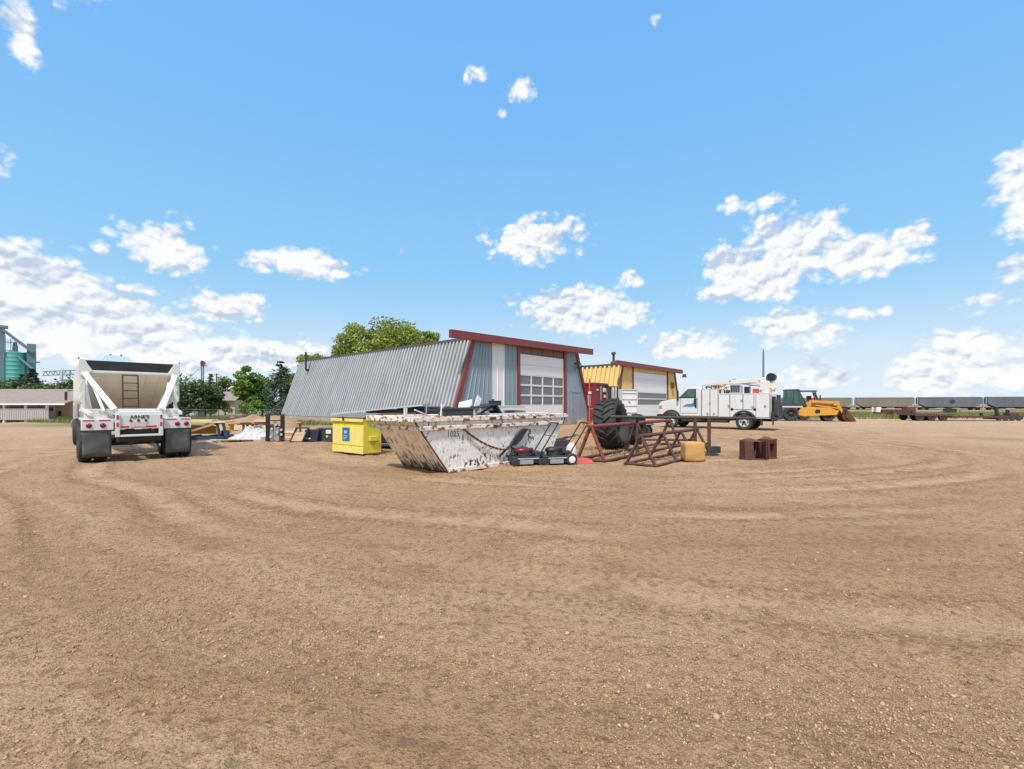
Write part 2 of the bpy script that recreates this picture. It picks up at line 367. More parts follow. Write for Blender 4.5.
RUST = (.24, .10, .042)
M_ = dict(
 white=mat("white paint", (.66, .65, .62), .42, var=.05, vscale=2, dirt=(.40, .33, .26), dirt_amt=.3, dirt_scale=1.6, dirt_sharp=.35),
 truckwhite=mat("truck white paint", (.64, .65, .655), .28, var=.03, vscale=1.5, dirt=(.50, .44, .36), dirt_amt=.3, dirt_scale=1.6, dirt_sharp=.45, coat=.3),
 cream=mat("cream hopper sheet", (.86, .76, .60), .5, var=.10, vscale=1.6, stretch=(1, 1, .25), dirt=(.36, .28, .2), dirt_amt=.2, dirt_scale=2, dirt_sharp=.4),
 black=mat("black paint", (.018, .018, .019), .5, var=.3, vscale=4, dirt=(.16, .13, .1), dirt_amt=.12, dirt_scale=4, dirt_sharp=.4),
 rubber=mat("tyre rubber", (.034, .034, .034), .82, var=.25, vscale=6, dirt=(.19, .155, .12), dirt_amt=.38, dirt_scale=5, dirt_sharp=.5, bump=.2, bscale=60),
 flap=mat("mud flap rubber", (.082, .084, .078), .75, var=.25, vscale=3, dirt=(.17, .145, .115), dirt_amt=.3, dirt_scale=3, dirt_sharp=.5, bump=.25, bscale=8),
 chassis=mat("dark chassis steel", (.03, .028, .027), .7, var=.3, dirt=(.14, .10, .07), dirt_amt=.3, dirt_scale=5, dirt_sharp=.4),
 steel=mat("galvanised steel", (.42, .44, .46), .42, .55, var=.1, vscale=4),
 chrome=mat("polished steel", (.6, .6, .62), .22, .9, var=.06),
 redlens=mat("red lens", (.22, .012, .015), .22, var=.1),
 redtape=mat("red reflective tape", (.50, .03, .04), .4, var=.12, vscale=20),
 amber=mat("amber lens", (.6, .22, .02), .25, var=.1),
 glass=mat("tinted glass", (.018, .05, .055), .06, var=.2, spec=.8),
 glassgrey=mat("hazy window glass", (.14, .15, .165), .22, var=.12, vscale=1.3, spec=.7),
 cabglass=mat("pale green cab glass", (.05, .12, .115), .1, var=.3, vscale=2, spec=.7),
 greenglass=mat("dark green cab glass", (.005, .028, .023), .06, var=.3, vscale=1, spec=.6),
 ylwbin=mat("yellow painted steel", (.68, .58, .06), .5, var=.08, dirt=(.34, .22, .07), dirt_amt=.32, dirt_scale=4, dirt_sharp=.16, dirt_stretch=(1, 1, .5)),
 ylwpale=mat("sunlit yellow steel", (.76, .63, .18), .55, var=.08, dirt=(.45, .29, .12), dirt_amt=.28, dirt_scale=3, dirt_sharp=.2),  # paler yellow for the front face, its sunlit look put into the colour
 blue=mat("blue sticker", (.02, .16, .33), .45, var=.15, vscale=8),
 skip=mat("chipped white skip paint", (.84, .80, .75), .55, var=.08, dirt=(.07, .04, .028), dirt_amt=.52, dirt_scale=12, dirt_sharp=.07, dirt_stretch=(1, 1, .6), dmask=1.6, dlow=.10),
 skiprim=mat("worn cream rim paint", (.76, .69, .60), .6, var=.12, vscale=5, dirt=RUST, dirt_amt=.58, dirt_scale=7, dirt_sharp=.08, dirt_stretch=(1, 1, 1.6)),
 skipend=mat("scraped tan skip end", (.86, .75, .60), .65, var=.16, vscale=5, dirt=(.21, .10, .045), dirt_amt=.46, dirt_scale=11, dirt_sharp=.06, dirt_stretch=(.4, 1.4, .4), dlow=.16),
 rust=mat("rusty steel", (.10, .042, .026), .8, var=.35, vscale=7, dirt=(.2, .09, .045), dirt_amt=.3, dirt_scale=6, dirt_sharp=.2, bump=.3),
 rustred=mat("red oxide pipe", (.19, .045, .035), .7, var=.25, vscale=5, dirt=(.10, .05, .035), dirt_amt=.4, dirt_scale=5, dirt_sharp=.2),
 rustbrown=mat("brown rusted pipe", (.085, .042, .032), .75, var=.3, vscale=5, dirt=(.17, .085, .05), dirt_amt=.3, dirt_scale=6, dirt_sharp=.2),
 darkpipe=mat("dark steel pipe", (.05, .042, .04), .65, var=.3, vscale=5, dirt=(.12, .06, .04), dirt_amt=.3, dirt_scale=6, dirt_sharp=.2),
 oxide=mat("oxide red trim", (.20, .036, .03), .5, var=.12, vscale=2),
 cladgrey=mat("weathered zinc cladding", (.37, .38, .39), .5, .1, var=.15, vscale=1.1, stretch=(1, 1, .15), dirt=(.27, .215, .17), dirt_amt=.3, dirt_scale=2.2, dirt_sharp=.4, dirt_stretch=(1, 1, .10)),
 cladblue=mat("blue grey cladding", (.24, .31, .36), .5, .1, var=.07, vscale=1, stretch=(1, 1, .2)),
 cladwhite=mat("white cladding", (.72, .72, .73), .5, var=.04, vscale=1, stretch=(1, 1, .2)),
 cladyellow=mat("yellow cladding", (.66, .47, .17), .5, var=.07, vscale=1, stretch=(1, 1, .3)),
 doorwhite=mat("white door panel", (.74, .74, .74), .5, var=.03, vscale=2, dirt=(.45, .42, .38), dirt_amt=.1, dirt_scale=1.5, dirt_sharp=.4),
 doorgrey=mat("grey steel door", (.25, .27, .31), .5, var=.06),
 concrete=mat("stained concrete", (.40, .34, .26), .85, var=.16, vscale=3, dirt=(.22, .16, .11), dirt_amt=.3, dirt_scale=2, dirt_sharp=.4, bump=.2),
 rooftop=mat("dark roofing", (.09, .08, .08), .8, var=.2),
 transom=mat("brown transom boards", (.16, .085, .055), .6, var=.3, vscale=3),
 contred=mat("red container steel", (.20, .028, .03), .55, var=.15, vscale=2, dirt=(.36, .3, .28), dirt_amt=.15, dirt_scale=2.5, dirt_sharp=.1),
 greypanel=mat("pale grey panel", (.50, .52, .54), .5, var=.06),
 whitepanel=mat("white sheet scrap", (.72, .72, .72), .45, var=.05, dirt=(.4, .36, .3), dirt_amt=.2, dirt_scale=3, dirt_sharp=.3),
 greysheet=mat("grey metal sheet", (.36, .37, .38), .5, .2, var=.14, vscale=2, dirt=(.16, .14, .12), dirt_amt=.3, dirt_scale=2, dirt_sharp=.3),
 navy=mat("navy plastic", (.015, .02, .04), .5, var=.25),
 lidgrey=mat("weathered lid", (.16, .145, .13), .7, var=.25, vscale=3, dirt=(.25, .18, .12), dirt_amt=.3, dirt_scale=3, dirt_sharp=.3),
 charcoal=mat("charcoal box", (.04, .043, .05), .55, var=.25, dirt=(.16, .09, .06), dirt_amt=.25, dirt_scale=3, dirt_sharp=.3),
 foam=mat("weathered orange foam", (.50, .275, .10), .85, var=.14, vscale=3, dirt=(.30, .15, .05), dirt_amt=.28, dirt_scale=3, dirt_sharp=.3, bump=.5, bscale=25),
 mowgreen=mat("dark green mower deck", (.014, .038, .034), .4, var=.2, dirt=(.10, .08, .05), dirt_amt=.3, dirt_scale=8, dirt_sharp=.2),
 mowred=mat("dark red engine shroud", (.12, .012, .02), .4, var=.15),
 redplastic=mat("faded red plastic", (.48, .075, .055), .5, var=.15),
 pinkbag=mat("pale plastic sack", (.74, .60, .58), .5, var=.15, vscale=8, dirt=(.5, .1, .1), dirt_amt=.25, dirt_scale=5, dirt_sharp=.1),
 wood=mat("weathered lumber", (.42, .29, .17), .8, var=.25, vscale=6, stretch=(.3, 3, 3)),
 woodpale=mat("pale new lumber", (.62, .50, .34), .8, var=.15, vscale=6, stretch=(.3, 3, 3)),
 wooddark=mat("dark old lumber", (.16, .085, .05), .85, var=.3, vscale=6, stretch=(.3, 3, 3)),
 tarp=mat("white tarp", (.47, .465, .47), .6, var=.14, vscale=3, dirt=(.30, .22, .15), dirt_amt=.5, dirt_scale=2.5, dirt_sharp=.3),
 bluesteel=mat("blue painted steel", (.022, .05, .085), .5, var=.2, dirt=(.2, .14, .1), dirt_amt=.2, dirt_scale=4, dirt_sharp=.2),
 machyellow=mat("machine yellow paint", (.58, .29, .035), .5, var=.12, dirt=(.22, .13, .06), dirt_amt=.3, dirt_scale=2.5, dirt_sharp=.3),
 railtan=mat("tan grey hopper paint", (.18, .16, .14), .7, var=.1, vscale=.3, stretch=(1, 1, .3), dirt=(.16, .12, .1), dirt_amt=.2, dirt_scale=.5, dirt_sharp=.4),
 railblue=mat("blue grey hopper paint", (.115, .13, .15), .7, var=.1, vscale=.3, stretch=(1, 1, .3), dirt=(.12, .1, .09), dirt_amt=.2, dirt_scale=.5, dirt_sharp=.4),
 teal=mat("teal bin steel", (.10, .36, .34), .55, .1, var=.1, vscale=.2, stretch=(1, 1, .2)),
 tealgrey=mat("grey teal steel", (.13, .22, .26), .6, var=.12, vscale=.2),
 shingle=mat("brown shingles", (.24, .195, .17), .9, var=.14, vscale=1.5, bump=.3, bscale=12),
 siding=mat("tan siding", (.48, .38, .23), .75, var=.06),
 railing=mat("grey white deck boards", (.40, .375, .375), .75, var=.14, vscale=6, stretch=(3, 3, .2)),
 bark=mat("bark", (.09, .065, .045), .9, var=.3, vscale=8, bump=.4),
 leafdark=mat("dark leaves", (.092, .145, .048), .7, var=.35, vscale=.7, tone=True, transl=.2),
 leafmid=mat("mid green leaves", (.155, .255, .045), .7, var=.3, vscale=.7, tone=True, transl=.25),
 leaflight=mat("yellow green leaves", (.25, .32, .05), .7, var=.3, vscale=.7, tone=True, transl=.25),
 leafpale=mat("pale olive leaves", (.15, .19, .06), .7, var=.3, vscale=.7, tone=True, transl=.25),
 needle=mat("spruce needles", (.052, .09, .055), .75, var=.35, vscale=.8, tone=True, transl=.12),
 grass=mat("grass blades", (.15, .19, .055), .8, var=.35, vscale=.5, tone=True, transl=.2),
 drygrass=mat("dry weed blades", (.30, .25, .12), .85, var=.3, vscale=.8, tone=True, transl=.2),
 seal=mat("grey door seal", (.22, .225, .235), .7, var=.1),
 rimwhite=mat("dusty white wheel paint", (.46, .45, .43), .5, var=.12, vscale=6),
 wire=mat("fence wire", (.12, .16, .13), .5, .4, var=.1),
 ink=mat("black lettering", (.012, .012, .014), .6, var=.1),
 inkgrey=mat("grey marker", (.16, .17, .18), .8, var=.3, vscale=20),
 logoblue=mat("blue decal", (.03, .20, .52), .4, var=.15, vscale=8),
)

def see_through(name, tint, gloss):
    m = bpy.data.materials.new(name); m.use_nodes = True
    nt = m.node_tree; N, L = nt.nodes, nt.links
    for n in list(N):
        if n.type != 'OUTPUT_MATERIAL': N.remove(n)
    t = N.new('ShaderNodeBsdfTransparent'); t.inputs[0].default_value = (*tint, 1)
    g = N.new('ShaderNodeBsdfGlossy'); g.inputs['Roughness'].default_value = .05; g.inputs[0].default_value = (.7, .8, .8, 1)
    tcn = N.new('ShaderNodeTexCoord'); nz = N.new('ShaderNodeTexNoise'); nz.inputs['Scale'].default_value = 2; L.new(tcn.outputs['Object'], nz.inputs['Vector'])
    mr_ = N.new('ShaderNodeMapRange'); L.new(nz.outputs['Fac'], mr_.inputs[0]); mr_.inputs[3].default_value = gloss * .7; mr_.inputs[4].default_value = gloss * 1.3
    x = N.new('ShaderNodeMixShader'); L.new(mr_.outputs[0], x.inputs[0]); L.new(t.outputs[0], x.inputs[1]); L.new(g.outputs[0], x.inputs[2])
    L.new(x.outputs[0], [n for n in N if n.type == 'OUTPUT_MATERIAL'][0].inputs[0])
    return m
M_['clearglass'] = see_through("green tinted cab glass", (.30, .58, .50), .14)
# ------------------------------------------------------------------ terrain
rng = np.random.default_rng(11)
_lat = rng.random((256, 256))
def vnoise(x, y):
    xi = np.floor(x).astype(int); yi = np.floor(y).astype(int)
    fx = x - xi; fy = y - yi
    fx = fx * fx * (3 - 2 * fx); fy = fy * fy * (3 - 2 * fy)
    a = _lat[xi % 256, yi % 256]; b = _lat[(xi + 1) % 256, yi % 256]
    c = _lat[xi % 256, (yi + 1) % 256]; d = _lat[(xi + 1) % 256, (yi + 1) % 256]
    return (a * (1 - fx) + b * fx) * (1 - fy) + (c * (1 - fx) + d * fx) * fy
def fbm(x, y, o=4):
    s = 0; a = .5
    for k in range(o):
        s = s + a * (vnoise(x * 2 ** k + 17 * k, y * 2 ** k + 31 * k) - .5); a *= .5
    return s
def smooth(a, b, t):
    t = np.clip((t - a) / (b - a), 0, 1); return t * t * (3 - 2 * t)
TURN = (3.5, 22.0)                                   # centre of the turning circle worn round the scrap
def macro(x, y):
    return -.55 * smooth(75, 120, y) * smooth(20, 50, x) - 1.0 * smooth(44, 56, -x) * smooth(32, 48, y) * (1 - smooth(140, 220, y))
RUTS = (8.6, 10.4, 11.6, 13.3, 14.6, 16.4, 17.7, 19.6, 21.2)
def ruts(x, y):
    # wheel ruts worn round the turning circle: (depth profile, loose berm beside it)
    r = np.sqrt((x - TURN[0]) ** 2 + (y - TURN[1]) ** 2); th = np.arctan2(y - TURN[1], x - TURN[0])
    r = r + (vnoise(th * 1.3 + 9, r * 0 + 3) - .5) * 2.6 + (vnoise(th * 5 + 50, r * 0 + 8) - .5) * .5
    d = np.zeros_like(r); b = np.zeros_like(r)
    for k, r0 in enumerate(RUTS):
        q = r - r0 - (vnoise(th * 2.2 + 13 * k, r * 0 + k) - .5) * 1.1
        s = smooth(.30, .55, vnoise(th * 2.6 + 31 * k, r * 0 + 5 + k))
        d = np.maximum(d, s * np.exp(-(q / .20) ** 2)); b = np.maximum(b, s * np.exp(-((np.abs(q) - .36) / .12) ** 2))
    return d, b
def height(x, y):
    x = np.asarray(x, float); y = np.asarray(y, float)
    d = np.sqrt(x * x + y * y)
    near = 1 - smooth(14, 45, d)
    r = np.sqrt((x - TURN[0]) ** 2 + (y - TURN[1]) ** 2); th = np.arctan2(y - TURN[1], x - TURN[0])
    h = fbm(x * .45 + 5, y * .45 + 3, 3) * .05
    h = h + (vnoise(r * 2.2 + 40, th * 1.6 + 60) - .5) * .05
    h = h + (np.abs(vnoise(x * 3.1, y * 3.1) - .5)) * .030 + fbm(x * 7, y * 7, 3) * .034
    rd, rb = ruts(x, y)
    h = h - rd * .022 + rb * (.010 + .05 * np.abs(vnoise(x * 6, y * 6) - .5))
    return h * near + macro(x, y) - .004

def axis_pts(lo, hi, step, far_lo, far_hi, g=1.12):
    c = list(np.arange(lo, hi + 1e-6, step)); s = step
    a = []; p = lo
    while p > far_lo: s *= g; p -= s; a.append(p)
    b = []; p = hi; s = step
    while p < far_hi: s *= g; p += s; b.append(p)
    return np.array(a[::-1] + c + b)
gx = axis_pts(-10, 12, .06, -1800, 1800, 1.10); gy = axis_pts(1.6, 17, .055, -500, 2600, 1.09)
GX, GY = np.meshgrid(gx, gy)
GZ = height(GX, GY)
nx, ny = len(gx), len(gy)
me = bpy.data.meshes.new("ground")
co = np.stack([GX.ravel(), GY.ravel(), GZ.ravel()], 1).astype(np.float32)
ii, jj = np.meshgrid(np.arange(nx - 1), np.arange(ny - 1))
base = (jj * nx + ii).ravel()
quads = np.stack([base, base + 1, base + nx + 1, base + nx], 1).astype(np.int32)
me.vertices.add(len(co)); me.vertices.foreach_set('co', co.ravel())
me.loops.add(quads.size); me.loops.foreach_set('vertex_index', quads.ravel())
me.polygons.add(len(quads)); me.polygons.foreach_set('loop_start', np.arange(0, quads.size, 4, dtype=np.int32))
me.polygons.foreach_set('use_smooth', np.ones(len(quads), bool))
me.update(calc_edges=True); me.validate()
wob = fbm(GX * .06, GY * .06, 3) * 10
veg = smooth(50, 56, GY + wob * .5 - .06 * GX) * smooth(6, 16, GX)
veg = np.maximum(veg, smooth(31, 36, GY + wob * .4) * smooth(8, 14, -GX - .15 * GY + 3) * (1 - smooth(36, 44, -GX)))
veg = np.maximum(veg, smooth(64, 72, GY + wob * .4))
veg = np.maximum(veg, smooth(75, 95, -GX))
at = me.color_attributes.new('veg', 'FLOAT_COLOR', 'POINT')
vc = np.ones((len(co), 4), np.float32); vc[:, 0] = veg.ravel(); rd_, rb_ = ruts(GX, GY); vc[:, 1] = rd_.ravel(); vc[:, 2] = rb_.ravel()
at.data.foreach_set('color', vc.ravel())
ground = bpy.data.objects.new("ground", me); COL.objects.link(ground); tag(ground, kind='structure')

def ground_material():
    m = bpy.data.materials.new("trampled dirt and gravel"); m.use_nodes = True
    nt = m.node_tree; N, L = nt.nodes, nt.links
    bs = N['Principled BSDF']; bs.inputs['Roughness'].default_value = .95; bs.inputs['Specular IOR Level'].default_value = .15
    tcn = N.new('ShaderNodeTexCoord'); P0 = tcn.outputs['Object']
    def lk(s, v):
        if isinstance(v, (int, float)): s.default_value = v
        elif isinstance(v, tuple): s.default_value = v if len(v) == 3 and s.type == 'VECTOR' else (*v[:3], 1)
        else: L.new(v, s)
    def mth(op, a, b=0.0, cl=False):
        n = N.new('ShaderNodeMath'); n.operation = op; n.use_clamp = cl; lk(n.inputs[0], a); lk(n.inputs[1], b); return n.outputs[0]
    def noise(v, sc, det, ro=.6):
        n = N.new('ShaderNodeTexNoise'); n.inputs['Scale'].default_value = sc; n.inputs['Detail'].default_value = det
        n.inputs['Roughness'].default_value = ro; L.new(v, n.inputs['Vector']); return n.outputs['Fac']
    def mix(f, a, b, bt='MIX'):
        n = N.new('ShaderNodeMix'); n.data_type = 'RGBA'; n.blend_type = bt
        lk(n.inputs[0], f); lk(n.inputs[6], a); lk(n.inputs[7], b); return n.outputs[2]
    def rng_(v, a, b, c=0., d=1.):
        n = N.new('ShaderNodeMapRange'); n.interpolation_type = 'SMOOTHSTEP'; L.new(v, n.inputs[0])
        for i, q in enumerate((a, b, c, d)): n.inputs[i + 1].default_value = q
        return n.outputs[0]
    sp = N.new('ShaderNodeSeparateXYZ'); L.new(P0, sp.inputs[0])
    wx = mth('MULTIPLY', mth('SUBTRACT', noise(P0, .12, 3), .5), 4.5)
    dx = mth('SUBTRACT', sp.outputs[0], TURN[0]); dy = mth('SUBTRACT', sp.outputs[1], TURN[1])
    r = mth('ADD', mth('SQRT', mth('ADD', mth('MULTIPLY', dx, dx), mth('MULTIPLY', dy, dy))), wx)
    th = mth('ARCTAN2', dy, dx)
    cb = N.new('ShaderNodeCombineXYZ'); L.new(r, cb.inputs[0]); L.new(mth('MULTIPLY', th, 1.1), cb.inputs[1])
    trk = noise(cb.outputs[0], .95, 4, .6)
    cb2 = N.new('ShaderNodeCombineXYZ'); L.new(r, cb2.inputs[0]); L.new(mth('MULTIPLY', th, 3.0), cb2.inputs[1])
    trk2 = noise(cb2.outputs[0], 2.6, 5, .68)
    big = noise(P0, .28, 5, .6); mid = noise(P0, 1.6, 7, .68); fine = noise(P0, 14, 7, .7); grain = noise(P0, 75, 4, .7)
    v = N.new('ShaderNodeTexVoronoi'); v.inputs['Scale'].default_value = 34; v.inputs['Randomness'].default_value = 1; L.new(P0, v.inputs['Vector'])
    v2 = N.new('ShaderNodeTexVoronoi'); v2.inputs['Scale'].default_value = 85; L.new(P0, v2.inputs['Vector'])
    c = mix(rng_(big, .36, .66), (.455, .278, .142), (.535, .342, .190))
    c = mix(mth('MULTIPLY', rng_(trk, .50, .66), .50), c, (.57, .41, .275))
    c = mix(mth('MULTIPLY', rng_(trk, .47, .35), .36), c, (.29, .185, .105))
    c = mix(mth('MULTIPLY', rng_(trk2, .54, .68), .45), c, (.54, .385, .25))
    c = mix(mth('MULTIPLY', rng_(trk2, .46, .33), .40), c, (.25, .155, .085))
    c = mix(mth('MULTIPLY', rng_(mid, .48, .34), .42), c, (.23, .145, .084))
    c = mix(mth('MULTIPLY', rng_(mid, .56, .72), .40), c, (.50, .365, .24))
    c = mix(mth('MULTIPLY', rng_(fine, .51, .37), .66), c, (.185, .115, .068))
    c = mix(mth('MULTIPLY', rng_(fine, .57, .70), .35), c, (.55, .42, .29))
    stone = mth('MULTIPLY', rng_(v2.outputs['Distance'], .42, .22), rng_(mid, .40, .60))
    scol = mix(.35, (.40, .30, .21), v2.outputs['Color'], 'SOFT_LIGHT')
    c = mix(mth('MULTIPLY', stone, .40), c, scol)
    c = mix(mth('MULTIPLY', rng_(grain, .58, .42), .42), c, (.17, .108, .065))
    farr = mth('SQRT', mth('ADD', mth('MULTIPLY', dx, dx), mth('MULTIPLY', dy, dy)))
    c = mix(mth('MULTIPLY', mth('MULTIPLY', rng_(farr, 11, 19), rng_(sp.outputs[1], 7, 17)), .45), c, (.50, .365, .26))
    va = N.new('ShaderNodeAttribute'); va.attribute_name = 'veg'
    vs_ = N.new('ShaderNodeSeparateColor'); L.new(va.outputs['Color'], vs_.inputs[0])
    c = mix(mth('MULTIPLY', mth('MULTIPLY', vs_.outputs[1], rng_(mid, .38, .56)), .55), c, (.55, .385, .245))
    c = mix(mth('MULTIPLY', mth('MULTIPLY', vs_.outputs[2], rng_(fine, .62, .42)), .75), c, (.22, .135, .075))
    g1 = noise(P0, .14, 6, .65); g2 = noise(P0, .05, 4, .6)
    gc = mix(rng_(g1, .40, .62), (.30, .235, .135), (.125, .155, .045))
    gc = mix(rng_(g2, .45, .62), gc, (.33, .25, .155))
    gc = mix(mth('MULTIPLY', rng_(fine, .5, .35), .4), gc, (.07, .075, .03))
    c = mix(vs_.outputs[0], c, gc)
    L.new(c, bs.inputs['Base Color'])
    hsum = mth('ADD', mth('MULTIPLY', fine, 1.0), mth('MULTIPLY', grain, .30))
    hsum = mth('ADD', hsum, mth('MULTIPLY', rng_(v.outputs['Distance'], .45, .1), .22))
    hsum = mth('ADD', hsum, mth('MULTIPLY', rng_(v2.outputs['Distance'], .45, .1), .14))
    hsum = mth('ADD', hsum, mth('MULTIPLY', mid, 2.4))
    bn = N.new('ShaderNodeBump'); bn.inputs['Strength'].default_value = 1.0; bn.inputs['Distance'].default_value = .045
    L.new(hsum, bn.inputs['Height']); L.new(bn.outputs[0], bs.inputs['Normal'])
    return m
ground.data.materials.append(ground_material())

# ------------------------------------------------------------------ loose gravel: countless pebbles as one mass
ICO = None
def ico():
    t = (1 + 5 ** .5) / 2
    v = np.array([(-1, t, 0), (1, t, 0), (-1, -t, 0), (1, -t, 0), (0, -1, t), (0, 1, t), (0, -1, -t), (0, 1, -t), (t, 0, -1), (t, 0, 1), (-t, 0, -1), (-t, 0, 1)], float)
    v /= np.linalg.norm(v[0])
    f = np.array([(0, 11, 5), (0, 5, 1), (0, 1, 7), (0, 7, 10), (0, 10, 11), (1, 5, 9), (5, 11, 4), (11, 10, 2), (10, 7, 6), (7, 1, 8), (3, 9, 4), (3, 4, 2), (3, 2, 6), (3, 6, 8), (3, 8, 9), (4, 9, 5), (2, 4, 11), (6, 2, 10), (8, 6, 7), (9, 8, 1)])
    return v, f
OCT = (np.array([(1, 0, 0), (-1, 0, 0), (0, 1, 0), (0, -1, 0), (0, 0, 1), (0, 0, -1)], float),
       np.array([(0, 2, 4), (2, 1, 4), (1, 3, 4), (3, 0, 4), (2, 0, 5), (1, 2, 5), (3, 1, 5), (0, 3, 5)]))
def tri_mesh(name, V, F, tone, material):
    me = bpy.data.meshes.new(name)
    me.vertices.add(len(V)); me.vertices.foreach_set('co', V.astype(np.float32).ravel())
    k = F.shape[1]
    me.loops.add(F.size); me.loops.foreach_set('vertex_index', F.astype(np.int32).ravel())
    me.polygons.add(len(F)); me.polygons.foreach_set('loop_start', np.arange(0, F.size, k, dtype=np.int32))
    me.update(calc_edges=True)
    a = me.color_attributes.new('tone', 'FLOAT_COLOR', 'POINT')
    c = np.ones((len(V), 4), np.float32); c[:, :3] = tone
    a.data.foreach_set('color', c.ravel())
    me.materials.append(material)
    return me
def pebbles(n, smin, smax, pw, tpl, dmax, xw):
    d = 1.0 + (dmax - 1.0) * rng.random(n * 3) ** 1.7
    x = (rng.random(n * 3) * 2 - 1) * (xw * d + 1.5)
    r_ = np.sqrt((x - TURN[0]) ** 2 + (d - TURN[1]) ** 2); th = np.arctan2(d - TURN[1], x - TURN[0])
    dn = fbm(x * .7 + 9, d * .7 + 2, 3) * 1.6 + (vnoise(r_ * 2.2 + 40, th * 1.6 + 60) - .5) * -1.0 + .33
    keep = rng.random(n * 3) < dn; x = x[keep][:n]; d = d[keep][:n]; n = len(x)
    s = smin + (smax - smin) * rng.random(n) ** pw
    V0, F0 = tpl
    k = len(V0)
    V = V0[None] * (1 + (rng.random((n, k, 1)) - .5) * .7)
    V = V * (np.stack([.7 + .6 * rng.random(n), .6 + .5 * rng.random(n), .4 + .45 * rng.random(n)], 1) * s[:, None])[:, None, :]
    a = rng.random(n) * 6.283; ca, sa = np.cos(a)[:, None], np.sin(a)[:, None]
    X = V[..., 0] * ca - V[..., 1] * sa + x[:, None]; Y = V[..., 0] * sa + V[..., 1] * ca + d[:, None]
    Z = V[..., 2] + height(x, d)[:, None] + (s * .18)[:, None]
    V = np.stack([X, Y, Z], -1).reshape(-1, 3)
    F = (F0[None] + (np.arange(n) * k)[:, None, None]).reshape(-1, 3)
    t = .60 + .62 * rng.random(n) ** 1.6
    wm = .98 + .08 * rng.random(n)
    T = np.repeat(np.stack([t * wm, t, t * (1.9 - wm) * .97], 1), k, 0)
    return V, F, T
parts = [pebbles(90000, .003, .009, 1.6, OCT, 12, 1.2), pebbles(46000, .005, .014, 2.6, OCT, 22, 1.2), pebbles(1300, .009, .022, 3.2, ico(), 24, 1.2)]
off = 0; Vs = []; Fs = []; Ts = []
for V, F, T in parts: Vs.append(V); Fs.append(F + off); Ts.append(T); off += len(V)
m_peb = mat("pebbles", (.40, .280, .182), .9, var=.15, vscale=30, tone=True)
gme = tri_mesh("gravel", np.concatenate(Vs), np.concatenate(Fs), np.concatenate(Ts), m_peb)
gravel = bpy.data.objects.new("gravel", gme); COL.objects.link(gravel)
tag(gravel, 'loose pale pebbles and clods strewn over the dirt yard', 'gravel', kind='stuff')

# ------------------------------------------------------------------ ribbed cladding
def ribbed(mb, b0, b1, t0, t1, pitch, depth, mi=0, crest=.36):
    """trapezoid ribs running from the base line b0-b1 to the top line t0-t1, pushed out along the face normal"""
    b0, b1, t0, t1 = map(Vector, (b0, b1, t0, t1))
    nrm_ = (b1 - b0).cross(t0 - b0).normalized()
    L_ = (b1 - b0).length; n = max(1, round(L_ / pitch))
    vs = []; prof = []
    for i in range(n):
        for f, h in ((0, 0), (.5 - crest / 2 - .07, 0), (.5 - crest / 2, 1), (.5 + crest / 2, 1), (.5 + crest / 2 + .07, 0)):
            prof.append(((i + f) / n, h))
    prof.append((1.0, 0))
    for (u, h) in prof:
        vs.append(b0.lerp(b1, u) + nrm_ * depth * h); vs.append(t0.lerp(t1, u) + nrm_ * depth * h)
    mb.add(vs, [(2 * i, 2 * i + 2, 2 * i + 3, 2 * i + 1) for i in range(len(prof) - 1)], None, mi)

U2 = Vector((.6583, .7527)); BANG = math.atan2(.7527, .6583)   # both shops share one bearing

